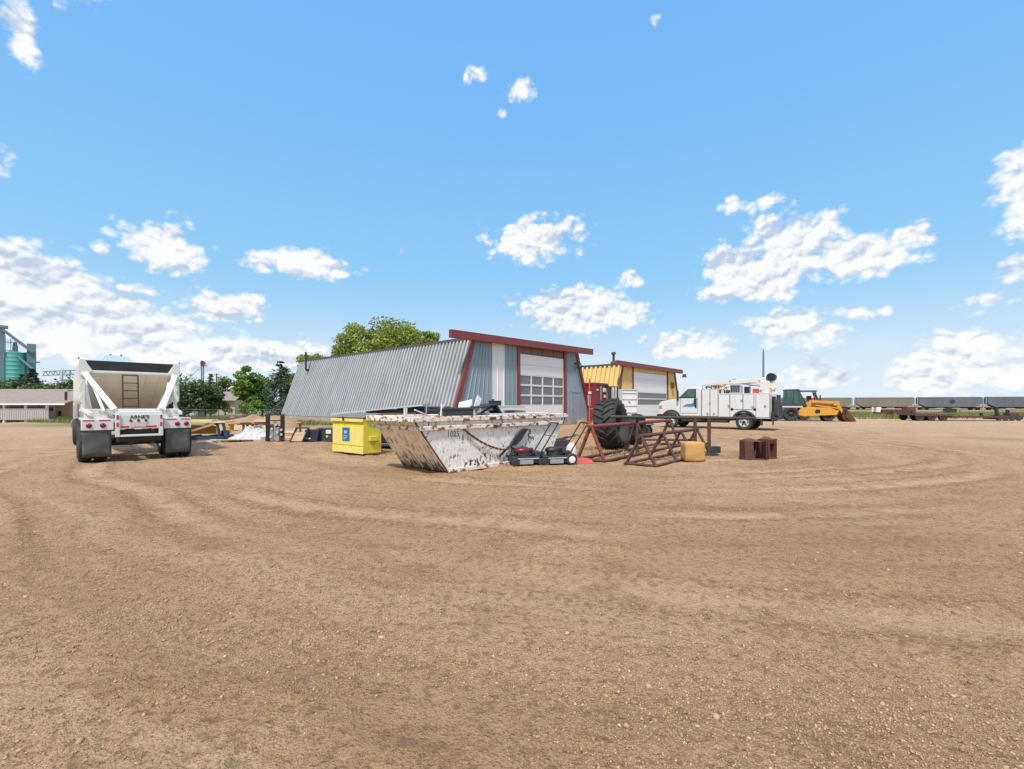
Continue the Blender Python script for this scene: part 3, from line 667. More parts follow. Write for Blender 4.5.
def shop(label, origin, W, Ln, inset_l, inset_r, H, door, cols, group, bands, name='shop_building', stem=.55, wallmat='cladgrey', gablemat='cladblue', trans=True, fascia_z=(5.56, 6.04), pitch=.345, tilt=0.0):
    b = thing(name, label, 'building', origin, BANG, group)
    xl, xr = inset_l, W - inset_r
    d0, d1, dz = door
    # solid body behind the cladding
    body = MB()
    body.hexa([(.06, .10, 0), (W - .06, .10, 0), (W - .06, Ln, 0), (.06, Ln, 0), (xl + .06, .10, H), (xr - .06, .10, H), (xr - .06, Ln, H), (xl + .06, Ln, H)])
    body.build('shell', M_['rooftop'], b)
    st = MB()
    st.b2((-.05, .0, -.1), (.12, Ln, stem)); st.b2((W - .12, .0, -.1), (W + .05, Ln, stem))
    st.b2((.12, .0, -.1), (d0 - .2, .12, stem)); st.b2((d1 + .2, .0, -.1), (W - .12, .12, stem))
    st.build('foundation', M_['concrete'], b)
    f = stem / H
    w = MB()
    ribbed(w, (f * xl, Ln, stem), (f * xl, .06, stem), (xl, Ln, H), (xl, .06, H), pitch, .17, crest=.44)
    w.build('side_wall', M_[wallmat], b)
    w = MB()
    ribbed(w, (W - f * inset_r, .06, stem), (W - f * inset_r, Ln, stem), (xr, .06, H), (xr, Ln, H), pitch, .17, crest=.44)
    w.build('side_wall', M_[wallmat], b)
    # gable panels: each (x0, x1, material), following the lean at both ends
    def xlean(z, side): return xl * z / H if side < 0 else W - inset_r * z / H
    for (x0, x1, mk, z0, z1) in cols:
        g = MB()
        a0 = xlean(z0, -1) if x0 is None else x0; a1 = xlean(z1, -1) if x0 is None else x0
        c0 = xlean(z0, 1) if x1 is None else x1; c1 = xlean(z1, 1) if x1 is None else x1
        g_n = max(1, round((c0 - a0) / .5))
        for i in range(g_n):
            u0, u1 = i / g_n, (i + 1) / g_n
            def P_(u, z, e): return ((a0 + (c0 - a0) * u) if z == z0 else (a1 + (c1 - a1) * u), -.0 - e, z)
            for (s0, s1, e0, e1) in ((u0, u0 + .8 / g_n, 0, 0), (u0 + .8 / g_n, u0 + .86 / g_n, 0, .035), (u0 + .86 / g_n, u0 + .94 / g_n, .035, .035), (u0 + .94 / g_n, u1, .035, 0)):
                g.add([P_(s0, z0, e0), P_(s1, z0, e1), P_(s1, z1, e1), P_(s0, z1, e0)], [(0, 1, 2, 3)])
        g.build('gable_panel', M_[mk], b)
    # trims
    t = MB(); t.bar((.0 + f * xl - .02, -.05, stem), (xl - .02, -.05, H), .30, .12, up=(0, 1, 0)); t.build('corner_trim', M_['oxide'], b)
    t = MB(); t.bar((W - f * inset_r + .02, -.05, stem), (xr + .02, -.05, H), .30, .12, up=(0, 1, 0)); t.build('corner_trim', M_['oxide'], b)
    for x in (d0 - .16, d1 + .16):
        t = MB(); t.b2((x - .15, -.10, stem if stem < 1 else 0), (x + .15, .02, fascia_z[0] + tilt * x / W + .03)); t.build('door_trim', M_['oxide'], b, .01)
    # roof and fascia
    ef = MB(); ef.b2((xl - .22, .05, H - .10), (xl - .10, Ln, H + .06)); ef.build('eave_flashing', M_['rooftop'], b)
    r_ = MB(); r_.hexa([(xl - .09, .25, H + .004), (xr + .12, .25, H + .004), (xr + .12, Ln + .25, H + .004), (xl - .09, Ln + .25, H + .004), (xl - .09, .25, H + .10), (xr + .12, .25, H + .10 + tilt), (xr + .12, Ln + .25, H + .10 + tilt), (xl - .09, Ln + .25, H + .10)]); r_.build('roof', M_['rooftop'], b)
    fa = MB(); f0, f1 = fascia_z; g = tilt
    fa.hexa([(-.28, -.45, f0), (W - .35, -.45, f0 + g), (W - .35, -.20, f0 + g), (-.28, -.20, f0), (-.28, -.45, f1), (W - .35, -.45, f1 + g), (W - .35, -.20, f1 + g), (-.28, -.20, f1)])
    fa.hexa([(xl - .1, -.20, f1 - .06), (W - .35, -.20, f1 + g - .06), (W - .35, .40, f1 + g - .06), (xl - .1, .40, f1 - .06), (xl - .1, -.20, f1 - .005), (W - .35, -.20, f1 + g - .005), (W - .35, .40, f1 + g - .005), (xl - .1, .40, f1 - .005)])
    fa.build('fascia', M_['oxide'], b, .015)
    # overhead door in horizontal sections; glazed sections carry panes between mullions
    ns = 7; sh = dz / ns
    dm = MB(); dm.b2((d0, .03, .06 + 2 * sh), (d1, .034, .06 + 3 * sh)); dobj = None
    for i in range(ns):
        z0, z1 = .06 + i * sh, .06 + (i + 1) * sh - .012
        if i in bands: continue
        dm = MB(); dm.b2((d0, -.0, z0), (d1, .07, z1))
        if dobj is None: dobj = dm.build('overhead_door', M_['doorwhite'], b, .006)
        else: dm.build('door_section', M_['doorwhite'], dobj, .006)
    ncol, glassm = bands_cols(bands)
    for i in bands:
        z0, z1 = .06 + i * sh, .06 + (i + 1) * sh - .012
        fr = MB(); fr.b2((d0, .0, z0), (d1, .07, z0 + .055)); fr.b2((d0, .0, z1 - .055), (d1, .07, z1))
        cw = (d1 - d0) / ncol
        for c in range(ncol + 1):
            x = d0 + c * cw; x0 = max(d0, x - .055); x1 = min(d1, x + .055)
            fr.b2((x0, .003, z0 + .055), (x1, .067, z1 - .055))
        fr.build('window_frame', M_['doorwhite'], dobj)
        pn = MB(); pn.b2((d0 + .03, .035, z0 + .03), (d1 - .03, .05, z1 - .03)); pn.build('window_pane', M_['glassgrey'], dobj)
    if trans:
        tr = MB(); n = 4
        for i in range(n):
            a = d0 + (d1 - d0) * i / n; c = d0 + (d1 - d0) * (i + 1) / n
            tr.b2((a + .03, .01, dz + .10), (c - .03, .06, fascia_z[0] + .28))
        tr.b2((d0, -.02, dz + .055), (d1, .08, dz + .10)); tr.build('transom', M_['transom'], b)
    return b
def bands_cols(bands): return (4, 'glassgrey') if len(bands) == 3 else (1, 'glassgrey')

# weathered grey shop
GO = (-3.72, 27.6, 0)
grey = shop('long grey ribbed metal shop with leaning side walls, red fascia and blue grey gable', GO, 15.98, 24.2, 1.95, 2.3, 5.8,
            (6.45, 11.86, 5.15), [(None, 3.65, 'cladblue', .55, 5.74), (3.65, 4.88, 'cladwhite', .55, 5.74), (4.88, 6.16, 'cladblue', .55, 5.74), (12.15, None, 'cladblue', .55, 5.90)],
            None, (2, 3, 4), tilt=.27)
dd = MB(); dd.b2((12.95, -.07, .1), (14.1, .0, 2.55)); md = dd.build('door', M_['doorgrey'], grey, .01)
df = MB(); df.b2((12.84, -.09, .1), (12.94, .01, 2.67)); df.b2((14.11, -.09, .1), (14.21, .01, 2.67)); df.b2((12.84, -.09, 2.57), (14.21, .01, 2.67)); df.build('door_frame', M_['doorgrey'], grey)
kn = MB(); kn.tube((13.08, -.16, 1.2), (13.08, -.07, 1.2), .045); kn.build('handle', M_['chrome'], md)
vp = MB(); vp.path([(1.55, 21.4, 4.9), (1.2, 21.4, 4.75), (1.15, 21.4, 4.95), (1.15, 21.4, 6.45)], .085, 10); vp.build('vent_pipe', M_['black'], grey)
li = MB(); li.b2((13.35, -.42, 4.92), (13.75, -.05, 5.0)); li.tube((13.55, -.42, 4.85), (13.55, -.55, 4.62), .13, 10, .2); li.tube((13.3, -.3, 4.6), (14.0, -.3, 4.55), .05); li.build('gable_lamp', M_['charcoal'], grey)
mbx = MB(); mbx.b2((15.35, -.32, 1.5), (15.7, -.06, 2.4)); mbx.build('meter_box', M_['greypanel'], grey, .01)

# yellow shop further along
YO = (10.4, 46.46, 0)
yel = shop('yellow ribbed metal shop with red brown roof edge and wide white overhead door', YO, 17.3, 22, 1.65, 2.2, 5.8,
           (4.0, 12.9, 5.1), [(None, 3.72, 'cladyellow', .55, 5.62), (3.72, 13.2, 'cladyellow', 5.18, 5.62), (13.2, None, 'cladyellow', .55, 5.62)],
           None, (2, 3), wallmat='cladyellow', gablemat='cladyellow', trans=False, pitch=.55)
ch = MB(); ch.tube((1.9, 1.2, 5.9), (1.9, 1.2, 6.9), .13, 10); ch.tube((1.9, 1.2, 6.9), (1.9, 1.2, 7.15), .26, 10, .2); ch.tube((1.9, 1.2, 5.94), (1.9, 1.2, 6.2), .35, 10, .2); ch.build('chimney', M_['darkpipe'], yel)
lp = MB(); lp.b2((14.1, -.3, 3.6), (14.5, -.05, 4.3)); lp.build('gable_lamp', M_['rust'], yel)
fl = MB(); fl.tube((17.3, -.5, 5.5), (17.3, -.5, 5.1), .2, 10, .28); fl.build('flood_lamp', M_['charcoal'], yel)
# ------------------------------------------------------------------ wheels
def join(o, mb, material):
    """add more shapes with their own material to a mesh already built"""
    tmp = mb.build('tmp', material)
    import bmesh
    bm = bmesh.new(); bm.from_mesh(o.data); k = len(bm.faces); bm.from_mesh(tmp.data); bm.faces.ensure_lookup_table()
    o.data.materials.append(material)
    for f in bm.faces[k:]: f.material_index = len(o.data.materials) - 1
    bm.to_mesh(o.data); bm.free(); bpy.data.objects.remove(tmp)
def wheel(parent, loc, r, w, axis='x', rim='white', dual=False, rimr=.6, name='wheel', face=-1):
    """tyre with a dished rim; face = which way along the axis the dish looks"""
    M = AX(axis, loc)
    tw = w / 2
    t = MB()
    t.lathe([(r * rimr, -tw * .8), (r * .9, -tw), (r * .97, -tw * .85), (r, -tw * .5), (r, tw * .5), (r * .97, tw * .85), (r * .9, tw), (r * rimr, tw * .8)], 28, M, close=True)
    for i in range(36):                       # tread grooves as raised blocks
        a = 2 * math.pi * i / 36
        Mi = M @ Matrix.Rotation(a, 4, 'Z') @ Matrix.Translation((r * 1.003, 0, (tw * .38) * (1 if i % 2 else -1)))
        t.box((0, 0, 0), (.02, r * .11, tw * .7)); n8 = len(t.v)
        for k in range(n8 - 8, n8): t.v[k] = tuple(Mi @ Vector(t.v[k]))
    ty = t.build(name, M_['rubber'], parent)
    rm = MB(); f = face
    rm.lathe([(r * rimr * 1.02, f * tw * .85), (r * rimr * .93, f * tw * .9), (r * rimr * .86, f * tw * .35), (r * .30, f * tw * .30), (r * .26, f * tw * .62), (r * .004, f * tw * .66)], 24, M, caps=False)
    rm.lathe([(r * rimr * .98, -tw * .7), (r * rimr * .98, tw * .7)], 24, M, caps=False)
    for i in range(8):
        a = 2 * math.pi * i / 8
        p = M @ Vector((r * .38 * math.cos(a), r * .38 * math.sin(a), f * tw * .32)); q = M @ Vector((r * .38 * math.cos(a), r * .38 * math.sin(a), f * tw * .46))
        rm.tube(p, q, r * .035, 6)
    ro = rm.build('rim', M_[rim], ty)
    if r > .4:
        hm = MB()
        hm.lathe([(r * .2, f * tw * .67), (r * .2, f * tw * .70), (.002, f * tw * .71)], 14, M)
        for i in range(6):
            a = 2 * math.pi * (i + .5) / 6; hm.lathe([(r * .125, f * tw * .36), (r * .125, f * tw * .395), (.002, f * tw * .395)], 10, M @ Matrix.Translation((r * .455 * math.cos(a), r * .455 * math.sin(a), 0)))
        join(ro, hm, M_['black'])
    return ty

# ------------------------------------------------------------------ belly dump trailer
T_ANG = R(44.5)
tr = thing('belly_dump_trailer', 'white belly dump trailer with cream hopper, ladder and rubber mud flaps seen from behind', 'trailer', (-10.59, 13.08, 0), T_ANG)
W2 = 1.25
# hopper: sloped rear sheet, sloped front, side walls tapering to the belly gates
HW, HY, HT = 1.12, 2.0, 2.95                   # half width, rear edge and top of the hopper
h = MB(); h.b2((-HW + .03, HY - .06, HT - .40), (HW - .03, HY + .04, HT - .32)); h.build('rear_rail', M_['white'], tr, .01)
h = MB()
h.hexa([(-.8, HY + 2.4, 1.15), (.8, HY + 2.4, 1.15), (.8, HY + 2.44, 1.19), (-.8, HY + 2.44, 1.19), (-HW + .04, HY, HT - .38), (HW - .04, HY, HT - .38), (HW - .04, HY + .04, HT - .36), (-HW + .04, HY + .04, HT - .36)])
for x in (-.62, 0.40, .74): h.bar((x * .8, HY + 2.36, 1.16), (x, HY - .0, HT - .40), .014, .02)
h.build('slope_sheet', M_['cream'], tr)
h = MB()
for s in (-1, 1):
    h.hexa([(s * .55, HY + 2.4, .6), (s * .60, HY + 2.4, .6), (s * .60, 8.2, .6), (s * .55, 8.2, .6), (s * HW, HY + .03, 1.85), (s * (HW - .04), HY + .03, 1.85), (s * (HW - .04), 9.9, 1.85), (s * HW, 9.9, 1.85)])
    h.b2((s * (HW - .04), HY, 1.85), (s * HW, 9.9, HT - .1))
h.hexa([(-.6, 8.2, .6), (.6, 8.2, .6), (.6, 8.26, .6), (-.6, 8.26, .6), (-HW + .05, 9.85, HT - .1), (HW - .05, 9.85, HT - .1), (HW - .05, 9.9, HT - .1), (-HW + .05, 9.9, HT - .1)])
h.build('hopper', M_['white'], tr, .01)
for s in (-1, 1):
    for y in (2.0, 3.1, 4.2, 5.3, 6.4, 7.5, 8.6, 9.6):
        p = MB(); p.prism([(s * (HW + .003), 1.6), (s * (HW + .10), 1.72), (s * (HW + .10), HT - .14), (s * (HW + .003), HT - .06)], y - .07, y + .07, 'y'); p.build('side_post', M_['white'], tr, .01)
    p = MB(); p.tube((s * (HW + .02), HY, HT - .04), (s * (HW + .02), 9.9, HT - .04), .055, 10); p.build('top_rail', M_['white'], tr)
h = MB(); h.hexa([(-HW + .20, HY - .04, HT - .315), (HW - .20, HY - .04, HT - .315), (HW - .20, HY + .03, HT - .315), (-HW + .20, HY + .03, HT - .315), (-HW + .04, HY - .04, HT - .02), (HW - .04, HY - .04, HT - .02), (HW - .04, HY + .03, HT - .02), (-HW + .04, HY + .03, HT - .02)])
h.build('tarp_band', M_['black'], tr, .01)
for s in (-1, 1):
    h = MB(); h.prism([(s * (HW - .19), HT - .34), (s * (HW - .03), HT + .0), (s * (HW + .10), HT + .0), (s * (HW + .11), HT - .34), (s * (HW + .06), HT - .52), (s * (HW - .12), HT - .46)], HY - .13, HY - .065, 'y'); h.build('corner_plate', M_['white'], tr, .012)
    h = MB(); h.bar((s * (HW - .03), HY - .12, HT - .42), (s * .52, .16, 1.44), .14, .11, up=(0, 1, 0)); h.build('brace', M_['white'], tr, .012)
    h = MB(); h.bar((s * (HW - .14), HY + .2, HT - .5), (s * .70, 1.1, 1.40), .07, .08, up=(0, 1, 0)); h.build('brace', M_['white'], tr, .01)
    h = MB(); h.tube((s * (HW + .1), HY - .1, HT), (s * (HW + .1), HY - .1, HT + .05), .018, 8); h.build('marker_post', M_['charcoal'], tr)
    h = MB(); h.prism([(s * (HW - .04), 1.40), (s * (HW + .10), 1.40), (s * (HW + .02), 1.62), (s * (HW + .10), 1.78), (s * (HW + .02), 1.98), (s * (HW + .10), 2.14), (s * (HW + .03), 2.34), (s * (HW + .1), 2.5), (s * (HW - .05), 2.42)], HY - .1, HY + .06, 'y'); h.build('corner_post', M_['white'], tr, .01)
    h = MB(); h.bar((s * (HW + .02), HY, 1.44), (s * 1.0, .28, 1.34), .09, .09); h.build('side_rail', M_['white'], tr, .01)
# rear frame
h = MB(); h.b2((-1.12, 1.30, 1.18), (1.12, 1.58, 1.47)); h.b2((-.52, .02, 1.30), (.52, 1.3, 1.40)); h.b2((-.62, .3, .85), (-.5, 9.0, 1.1)); h.b2((.5, .3, .85), (.62, 9.0, 1.1)); h.build('rear_beam', M_['white'], tr, .012)
for x in (-1.0, -.78, -.7, -.45, .45, .7, .78, 1.0): h = MB(); h.tube((x, 1.28, 1.38), (x, 1.302, 1.38), .022, 8); h.build('bolt_head', M_['steel'], tr)
h = MB()
for s in (-1, 1): h.b2((s * .43, -.10, .70), (s * .53, .02, 1.32))
h.b2((-.43, -.09, .70), (.43, .0, .76)); h.b2((-.43, -.06, .92), (.43, .01, 1.31)); h.build('bumper', M_['truckwhite'], tr, .01)
def tape(lo, hi): h = MB(); h.b2(lo, hi); h.build('reflective_tape', M_['redtape'], tr)
for s in (-1, 1):
    for z in (.98, 1.19): tape((s * .455, -.106, z), (s * .505, -.101, z + .12))
for (a, c) in ((-.41, -.24), (.10, .38)): tape((a, -.067, .955), (c, -.061, 1.0))
for s in (-1, 1):
    for (a, c) in ((.62, .86), (.96, 1.18)): tape((s * a, -.007, 1.155), (s * c, -.002, 1.185))
text('lettering', "ARNE'S", .135, M_['ink'], tr, (.0, -.066, 1.245), (R(90), 0, 0), .002)
for x in (-.2, -.03, .14): h = MB(); h.tube((x, -.085, 1.15), (x, -.06, 1.15), .034, 12); h.build('marker_light', M_['rust'], tr)
h = MB(); h.b2((-.22, -.074, .97), (.14, -.064, 1.12)); h.build('licence_plate', mat("worn licence plate", (.62, .50, .48), .5, var=.2, vscale=15), tr, .004)
h = MB(); h.b2((-.5, .06, .55), (.5, .1, .9)); h.tube((-.2, .0, .5), (-.2, .4, .5), .05); h.tube((.3, .0, .52), (.3, .4, .52), .05); h.build('undercarriage', M_['chassis'], tr)
for s in (-1, 1):
    f = MB(); f.b2((s * .56, .0, .90), (s * 1.22, .06, 1.20)); f.b2((s * .56, .06, 1.15), (s * 1.22, 2.6, 1.20)); f.build('fender', M_['truckwhite'], tr, .012)
    for x in ((.88, 1.10) if s > 0 else (.78, 1.06)):
        l = MB(); l.lathe([(.065, 0), (.065, .012), (.04, .025), (.002, .03)], 16, AX('y', (s * x, -.002, 1.03)) @ Matrix.Rotation(R(180), 4, 'X')); l.build('tail_light', M_['redlens'], tr)
    fm = MB(); n = 8                          # gently buckled flap
    vs = []; fs = []
    for j in range(7):
        for i in range(n + 1):
            u = i / n; v = j / 6
            yy = .03 + .02 * math.sin(u * 7 + v * 4 + s) * (1 - v) + .012 * math.sin(v * 9 + u * 3)
            vs.append((s * (.60 + .60 * u), yy, .18 + .72 * v))
    for j in range(6):
        for i in range(n): a = j * (n + 1) + i; fs.append((a, a + 1, a + n + 2, a + n + 1))
    fm.add(vs, fs, None, 0, True); fo = fm.build('mud_flap', M_['flap'], tr)
    sd = fo.modifiers.new('thick', 'SOLIDIFY'); sd.thickness = .012
    for y in (.62, 1.90):
        wheel(tr, (s * 1.13, y, .5), .5, .27, 'x', 'steel', face=s); wheel(tr, (s * .80, y, .5), .5, .27, 'x', 'steel', face=s)
ax = MB(); [ax.tube((-.9, y, .5), (.9, y, .5), .07) for y in (.62, 1.9)]; ax.build('axle', M_['chassis'], tr)
ld = MB()
for x in (-.23, .14): ld.bar((x, HY - .12, HT - .44), (x, HY - .30, 1.36), .036, .04)
for k in range(5): z = 1.55 + .24 * k; yy = HY - .30 + .18 * (z - 1.36) / (HT - 1.8); ld.tube((-.23, yy, z), (.14, yy, z), .015, 8)
ld.build('ladder', M_['chassis'], tr)

# tractor hitched in front of it
tk = thing('semi_truck', 'white semi tractor mostly hidden beyond the belly dump trailer on the left', 'truck', (-10.62 - .701 * 9.2, 13.05 + .713 * 9.2, 0), T_ANG)
b = MB(); b.prism([(2.0, .7), (2.0, 2.6), (2.3, 2.75), (3.6, 2.7), (4.1, 2.05), (5.9, 1.85), (6.15, 1.6), (6.15, .7)], -1.1, 1.1, 'x'); b.build('cab', M_['truckwhite'], tk, .04)
b = MB(); b.b2((-.45, -1.5, .75), (-.33, 2.2, 1.0)); b.b2((.33, -1.5, .75), (.45, 2.2, 1.0)); b.b2((-.5, -.2, 1.0), (.5, .7, 1.12)); b.build('chassis', M_['chassis'], tk)
b = MB(); b.prism([(2.7, 1.75), (2.7, 2.5), (3.55, 2.5), (3.95, 1.95), (3.95, 1.75)], -1.13, 1.13, 'x'); b.build('window', M_['glass'], tk)
for s in (-1, 1):
    e = MB(); e.tube((s * 1.02, 1.75, .9), (s * 1.02, 1.75, 2.6), .09, 12); e.tube((s * 1.02, 1.75, 2.6), (s * 1.02, 1.6, 2.9), .075, 12); e.build('exhaust_stack', M_['chrome'], tk)
    e = MB(); e.b2((s * 1.32, 3.95, 1.8), (s * 1.42, 4.03, 2.2)); e.tube((s * 1.1, 3.99, 2.25), (s * 1.34, 3.99, 2.25), .02); e.build('mirror', M_['charcoal'], tk, .03)
    e = MB(); e.tube((s * .95, .8, .75), (s * .95, 1.9, .75), .3, 20); e.build('fuel_tank', M_['chrome'], tk)
    for y in (-.9, .4): wheel(tk, (s * .95, y, .5), .5, .5, 'x', 'steel', face=s)
    wheel(tk, (s * 1.0, 5.0, .5), .5, .28, 'x', 'steel', face=s)

# ------------------------------------------------------------------ yellow dumpster
dm = thing('dumpster', 'yellow steel dumpster with blue sticker beside the chipped white skip', 'dumpster', (-4.62, 14.3, 0), math.atan2(-1.12, 1.40))
DW, DD, DH = 1.78, .66, 1.22                  # local x runs from the far left end (-DW) to the near corner (0)
b = MB()
b.prism([(0, .06), (DD, .06), (DD + .0, DH), (0.02, DH - .08), (0.0, DH * .72), (.0, .06)], -DW, 0, 'x'); b.build('bin_body', M_['ylwbin'], dm, .012)
b = MB(); b.b2((-DW + .02, -.012, .30), (-.03, .003, .88)); b.b2((-DW - .03, -.05, DH - .17), (.02, -.002, DH - .07)); b.build('front_panel', M_['ylwpale'], dm, .01)
b = MB(); b.b2((-DW, -.02, .05), (0, -.002, .24)); b.build('front_skirt', M_['ylwpale'], dm, .008)
b = MB(); b.b2((.003, .08, DH - .14), (.05, DD, DH - .04)); b.build('side_rail', M_['ylwbin'], dm, .01)
b = MB(); b.b2((.003, .2, .45), (.07, .5, .6)); b.build('fork_pocket', M_['ylwbin'], dm, .01)
b = MB(); b.hexa([(-DW - .02, -.04, DH - .05), (.02, -.04, DH - .05), (.02, DD, DH + .07), (-DW - .02, DD, DH + .07), (-DW - .02, -.04, DH - .02), (.02, -.04, DH - .02), (.02, DD, DH + .10), (-DW - .02, DD, DH + .10)]); b.build('lid', M_['lidgrey'], dm, .01)
b = MB(); b.b2((-1.16, -.020, .42), (-.74, -.013, .86)); st = b.build('sticker', M_['blue'], dm)
b = MB(); b.prism([(-1.06, .72), (-.98, .78), (-.95, .73), (-.86, .76), (-.9, .66), (-.97, .69), (-1.02, .64)], -.025, -.021, 'y')
for k in range(3): b.b2((-1.08, -.025, .58 - .05 * k), (-.84 - .05 * k, -.021, .60 - .05 * k))
b.build('sticker_print', M_['greypanel'], st)
b = MB(); b.tube((-1.04, -.08, DH - .02), (-1.0, -.08, DH - .14), .03, 8); b.build('latch', M_['black'], dm)

# ------------------------------------------------------------------ white skip with sloped ends
SK = thing('skip_bin', 'rusty chipped white steel skip with sloped ends full of scrap', 'skip', (-1.506, 10.74, 0), math.atan2(.718, .696))
SW, SH, X0, X1, XT0, XT1 = 1.85, 1.31, 0.0, 3.7, -.946, 4.42
b = MB()
T = .03
b.hexa([(X0, 0, .02), (X1, 0, .02), (X1, T, .02), (X0, T, .02), (XT0, -.02, SH), (XT1, -.02, SH), (XT1, T - .02, SH), (XT0, T - .02, SH)])
b.hexa([(X0, SW - T, .02), (X1, SW - T, .02), (X1, SW, .02), (X0, SW, .02), (XT0, SW - T, SH), (XT1, SW - T, SH), (XT1, SW, SH), (XT0, SW, SH)])
b.b2((X0, .02, .02), (X1, SW - .02, .06))
b.build('long_side', M_['skip'], SK)
e = MB(); e.hexa([(X0 - .02, .0, .02), (X0 + .02, .0, .02), (X0 + .02, SW, .02), (X0 - .02, SW, .02), (XT0 - .02, -.015, SH), (XT0 + .02, -.015, SH), (XT0 + .02, SW, SH), (XT0 - .02, SW, SH)])
e.build('sloped_end', M_['skipend'], SK)
e = MB(); e.hexa([(X1 - .02, .0, .02), (X1 + .02, .0, .02), (X1 + .02, SW, .02), (X1 - .02, SW, .02), (XT1 - .02, -.015, SH), (XT1 + .02, -.015, SH), (XT1 + .02, SW, SH), (XT1 - .02, SW, SH)])
e.build('sloped_end', M_['skip'], SK)
def xs(z, end): return (X0 + (XT0 - X0) * z / SH) if end < 0 else (X1 + (XT1 - X1) * z / SH)
rm = MB()
rm.b2((XT0 - .08, -.10, SH - .10), (XT1 + .08, -.022, SH + .02)); rm.b2((XT0 - .08, SW + .002, SH - .10), (XT1 + .08, SW + .08, SH + .02))
rm.b2((XT0 - .10, -.02, SH - .10), (XT0 - .022, SW, SH + .018)); rm.b2((XT1 + .022, -.02, SH - .1), (XT1 + .1, SW, SH + .018)); rm.build('rim', M_['skiprim'], SK, .015)
rl = MB(); z = 1.07
rl.b2((xs(z, -1) - .05, -.085, z - .055), (xs(z, 1) + .05, -.018, z + .045)); rl.b2((xs(z, -1) - .10, -.08, z - .05), (xs(z, -1) - .01, SW + .05, z + .04)); rl.build('waist_rail', M_['skiprim'], SK, .012)
eg = MB(); eg.bar((X0 - .01, -.02, .03), (XT0 + .02, -.04, SH - .1), .022, .03, up=(0, 1, 0)); eg.build('edge_strip', M_['rust'], SK)
sl = MB(); sl.b2((X0 + .02, -.06, .0), (X1, -.005, .10)); sl.build('bottom_sill', M_['skiprim'], SK, .01)
for x, w_, dz in ((1.35, .22, .0), (3.0, .12, .03)):
    lg = MB(); lg.b2((x - .10, -.115, SH - .09), (x + w_ - .1, -.09, SH - .03)); lg.b2((x + .05, -.10, z - .075 + dz), (x + .05 + w_ * .6, -.08, z + .02)); lg.build('lug', M_['rust'], SK)
chn = MB(); pts = []
for k in range(27):
    u = k / 26; x = .42 + 1.75 * u; zz = 1.02 - .62 * u + 1.05 * (u * u - u) * .62 + (.0 if u < .8 else .35 * ((u - .8) / .2) ** 1.5 * .55)
    pts.append(Vector((x, -.075, zz)))
for k in range(26):
    p, q = pts[k], pts[k + 1]; d = (q - p) * .14
    chn.bar(p - d, q + d, .05 if k % 2 else .018, .018 if k % 2 else .05)
chn.build('chain', M_['rust'], SK)
hk = MB(); hk.prism([(2.02, .52), (2.2, .50), (2.45, .66), (2.62, .86), (2.74, .92), (2.60, .95), (2.45, .90), (2.2, .72)], -.10, -.03, 'y'); hk.path([(2.02, -.08, .5), (2.15, -.08, .42), (2.35, -.08, .40), (2.5, -.08, .46)], .025, 8); hk.bar((2.0, -.06, .5), (1.65, -.05, .26), .04, .04); hk.build('hook_plate', M_['chassis'], SK)
text('lettering', "1025", .19, M_['inkgrey'], SK, (.16, -.014, .90), (R(90), 0, R(0)), .001)
text('lettering', "8", .20, M_['ink'], SK, (2.86, -.014, .84), (R(90), 0, 0), .001)
text('lettering', "PW", .17, M_['ink'], SK, (2.92, -.012, .66), (R(90), 0, 0), .001)
def inskip(x, y, z): return Matrix.Translation(SK.location) @ Matrix.Rotation(SK.rotation_euler.z, 4, 'Z') @ Vector((x, y, z))
SKZ = SK.rotation_euler.z
def scrap(name, label, cat, loc, rz, fn, m, bev=.004, group='scrap piled in the skip'):
    q = inskip(*loc); mb = MB(); fn(mb)
    o = mb.build(name, m, None, bev); o.location = q; o.rotation_euler = (0, 0, SKZ + rz); tag(o, label, cat, group); return o
# fill under the scrap
fl = MB(); vs = []; fs = []
for j in range(7):
    for i in range(19):
        u, v = i / 18, j / 6
        vs.append((XT0 + .22 + u * (XT1 - XT0 - .44), .06 + v * (SW - .12), 1.20 + .10 * math.sin(u * 31 + v * 5) * math.sin(v * 9 + u * 4) + .16 * ((i * 7 + j * 5) % 5) / 5 * (1 if 2 < i < 17 and 0 < j < 6 else 0)))
for j in range(6):
    for i in range(18): a = j * 19 + i; fs.append((a, a + 1, a + 20, a + 19))
fl.add(vs, fs); fo = fl.build('rubble', M_['wooddark']); fo.location = SK.location; fo.rotation_euler = SK.rotation_euler
tag(fo, 'dark tangled scrap filling the white skip', 'scrap', kind='stuff')
scrap('storage_case', 'dark grey storage case lying on top at the left of the skip', 'case', (.58, .4, 1.27), R(-8), lambda m: (m.b2((-.42, -.15, 0), (.42, .15, .26)), m.b2((-.44, -.17, .2), (.44, .17, .23))), M_['charcoal'], .02)
scrap('sheet_panel', 'white sheet panel standing tilted behind the dark case in the skip', 'panel', (1.15, .75, 1.24), R(10), lambda m: m.hexa([(-.3, 0, 0), (.25, 0, 0), (.25, .03, 0), (-.3, .03, 0), (.1, .25, .42), (.62, .25, .5), (.62, .28, .5), (.1, .28, .42)]), M_['whitepanel'])
scrap('sheet_panel', 'narrow white strip leaning at a slant in the skip', 'panel', (1.32, .5, 1.24), R(0), lambda m: m.bar((-.12, 0, 0), (.22, .1, .56), .16, .03, up=(0, 1, 0)), M_['whitepanel'])
scrap('board', 'long white board lying across the right half of the skip', 'board', (2.75, .5, 1.30), R(3), lambda m: m.b2((-1.1, -.18, 0), (1.35, .16, .06)), M_['whitepanel'])
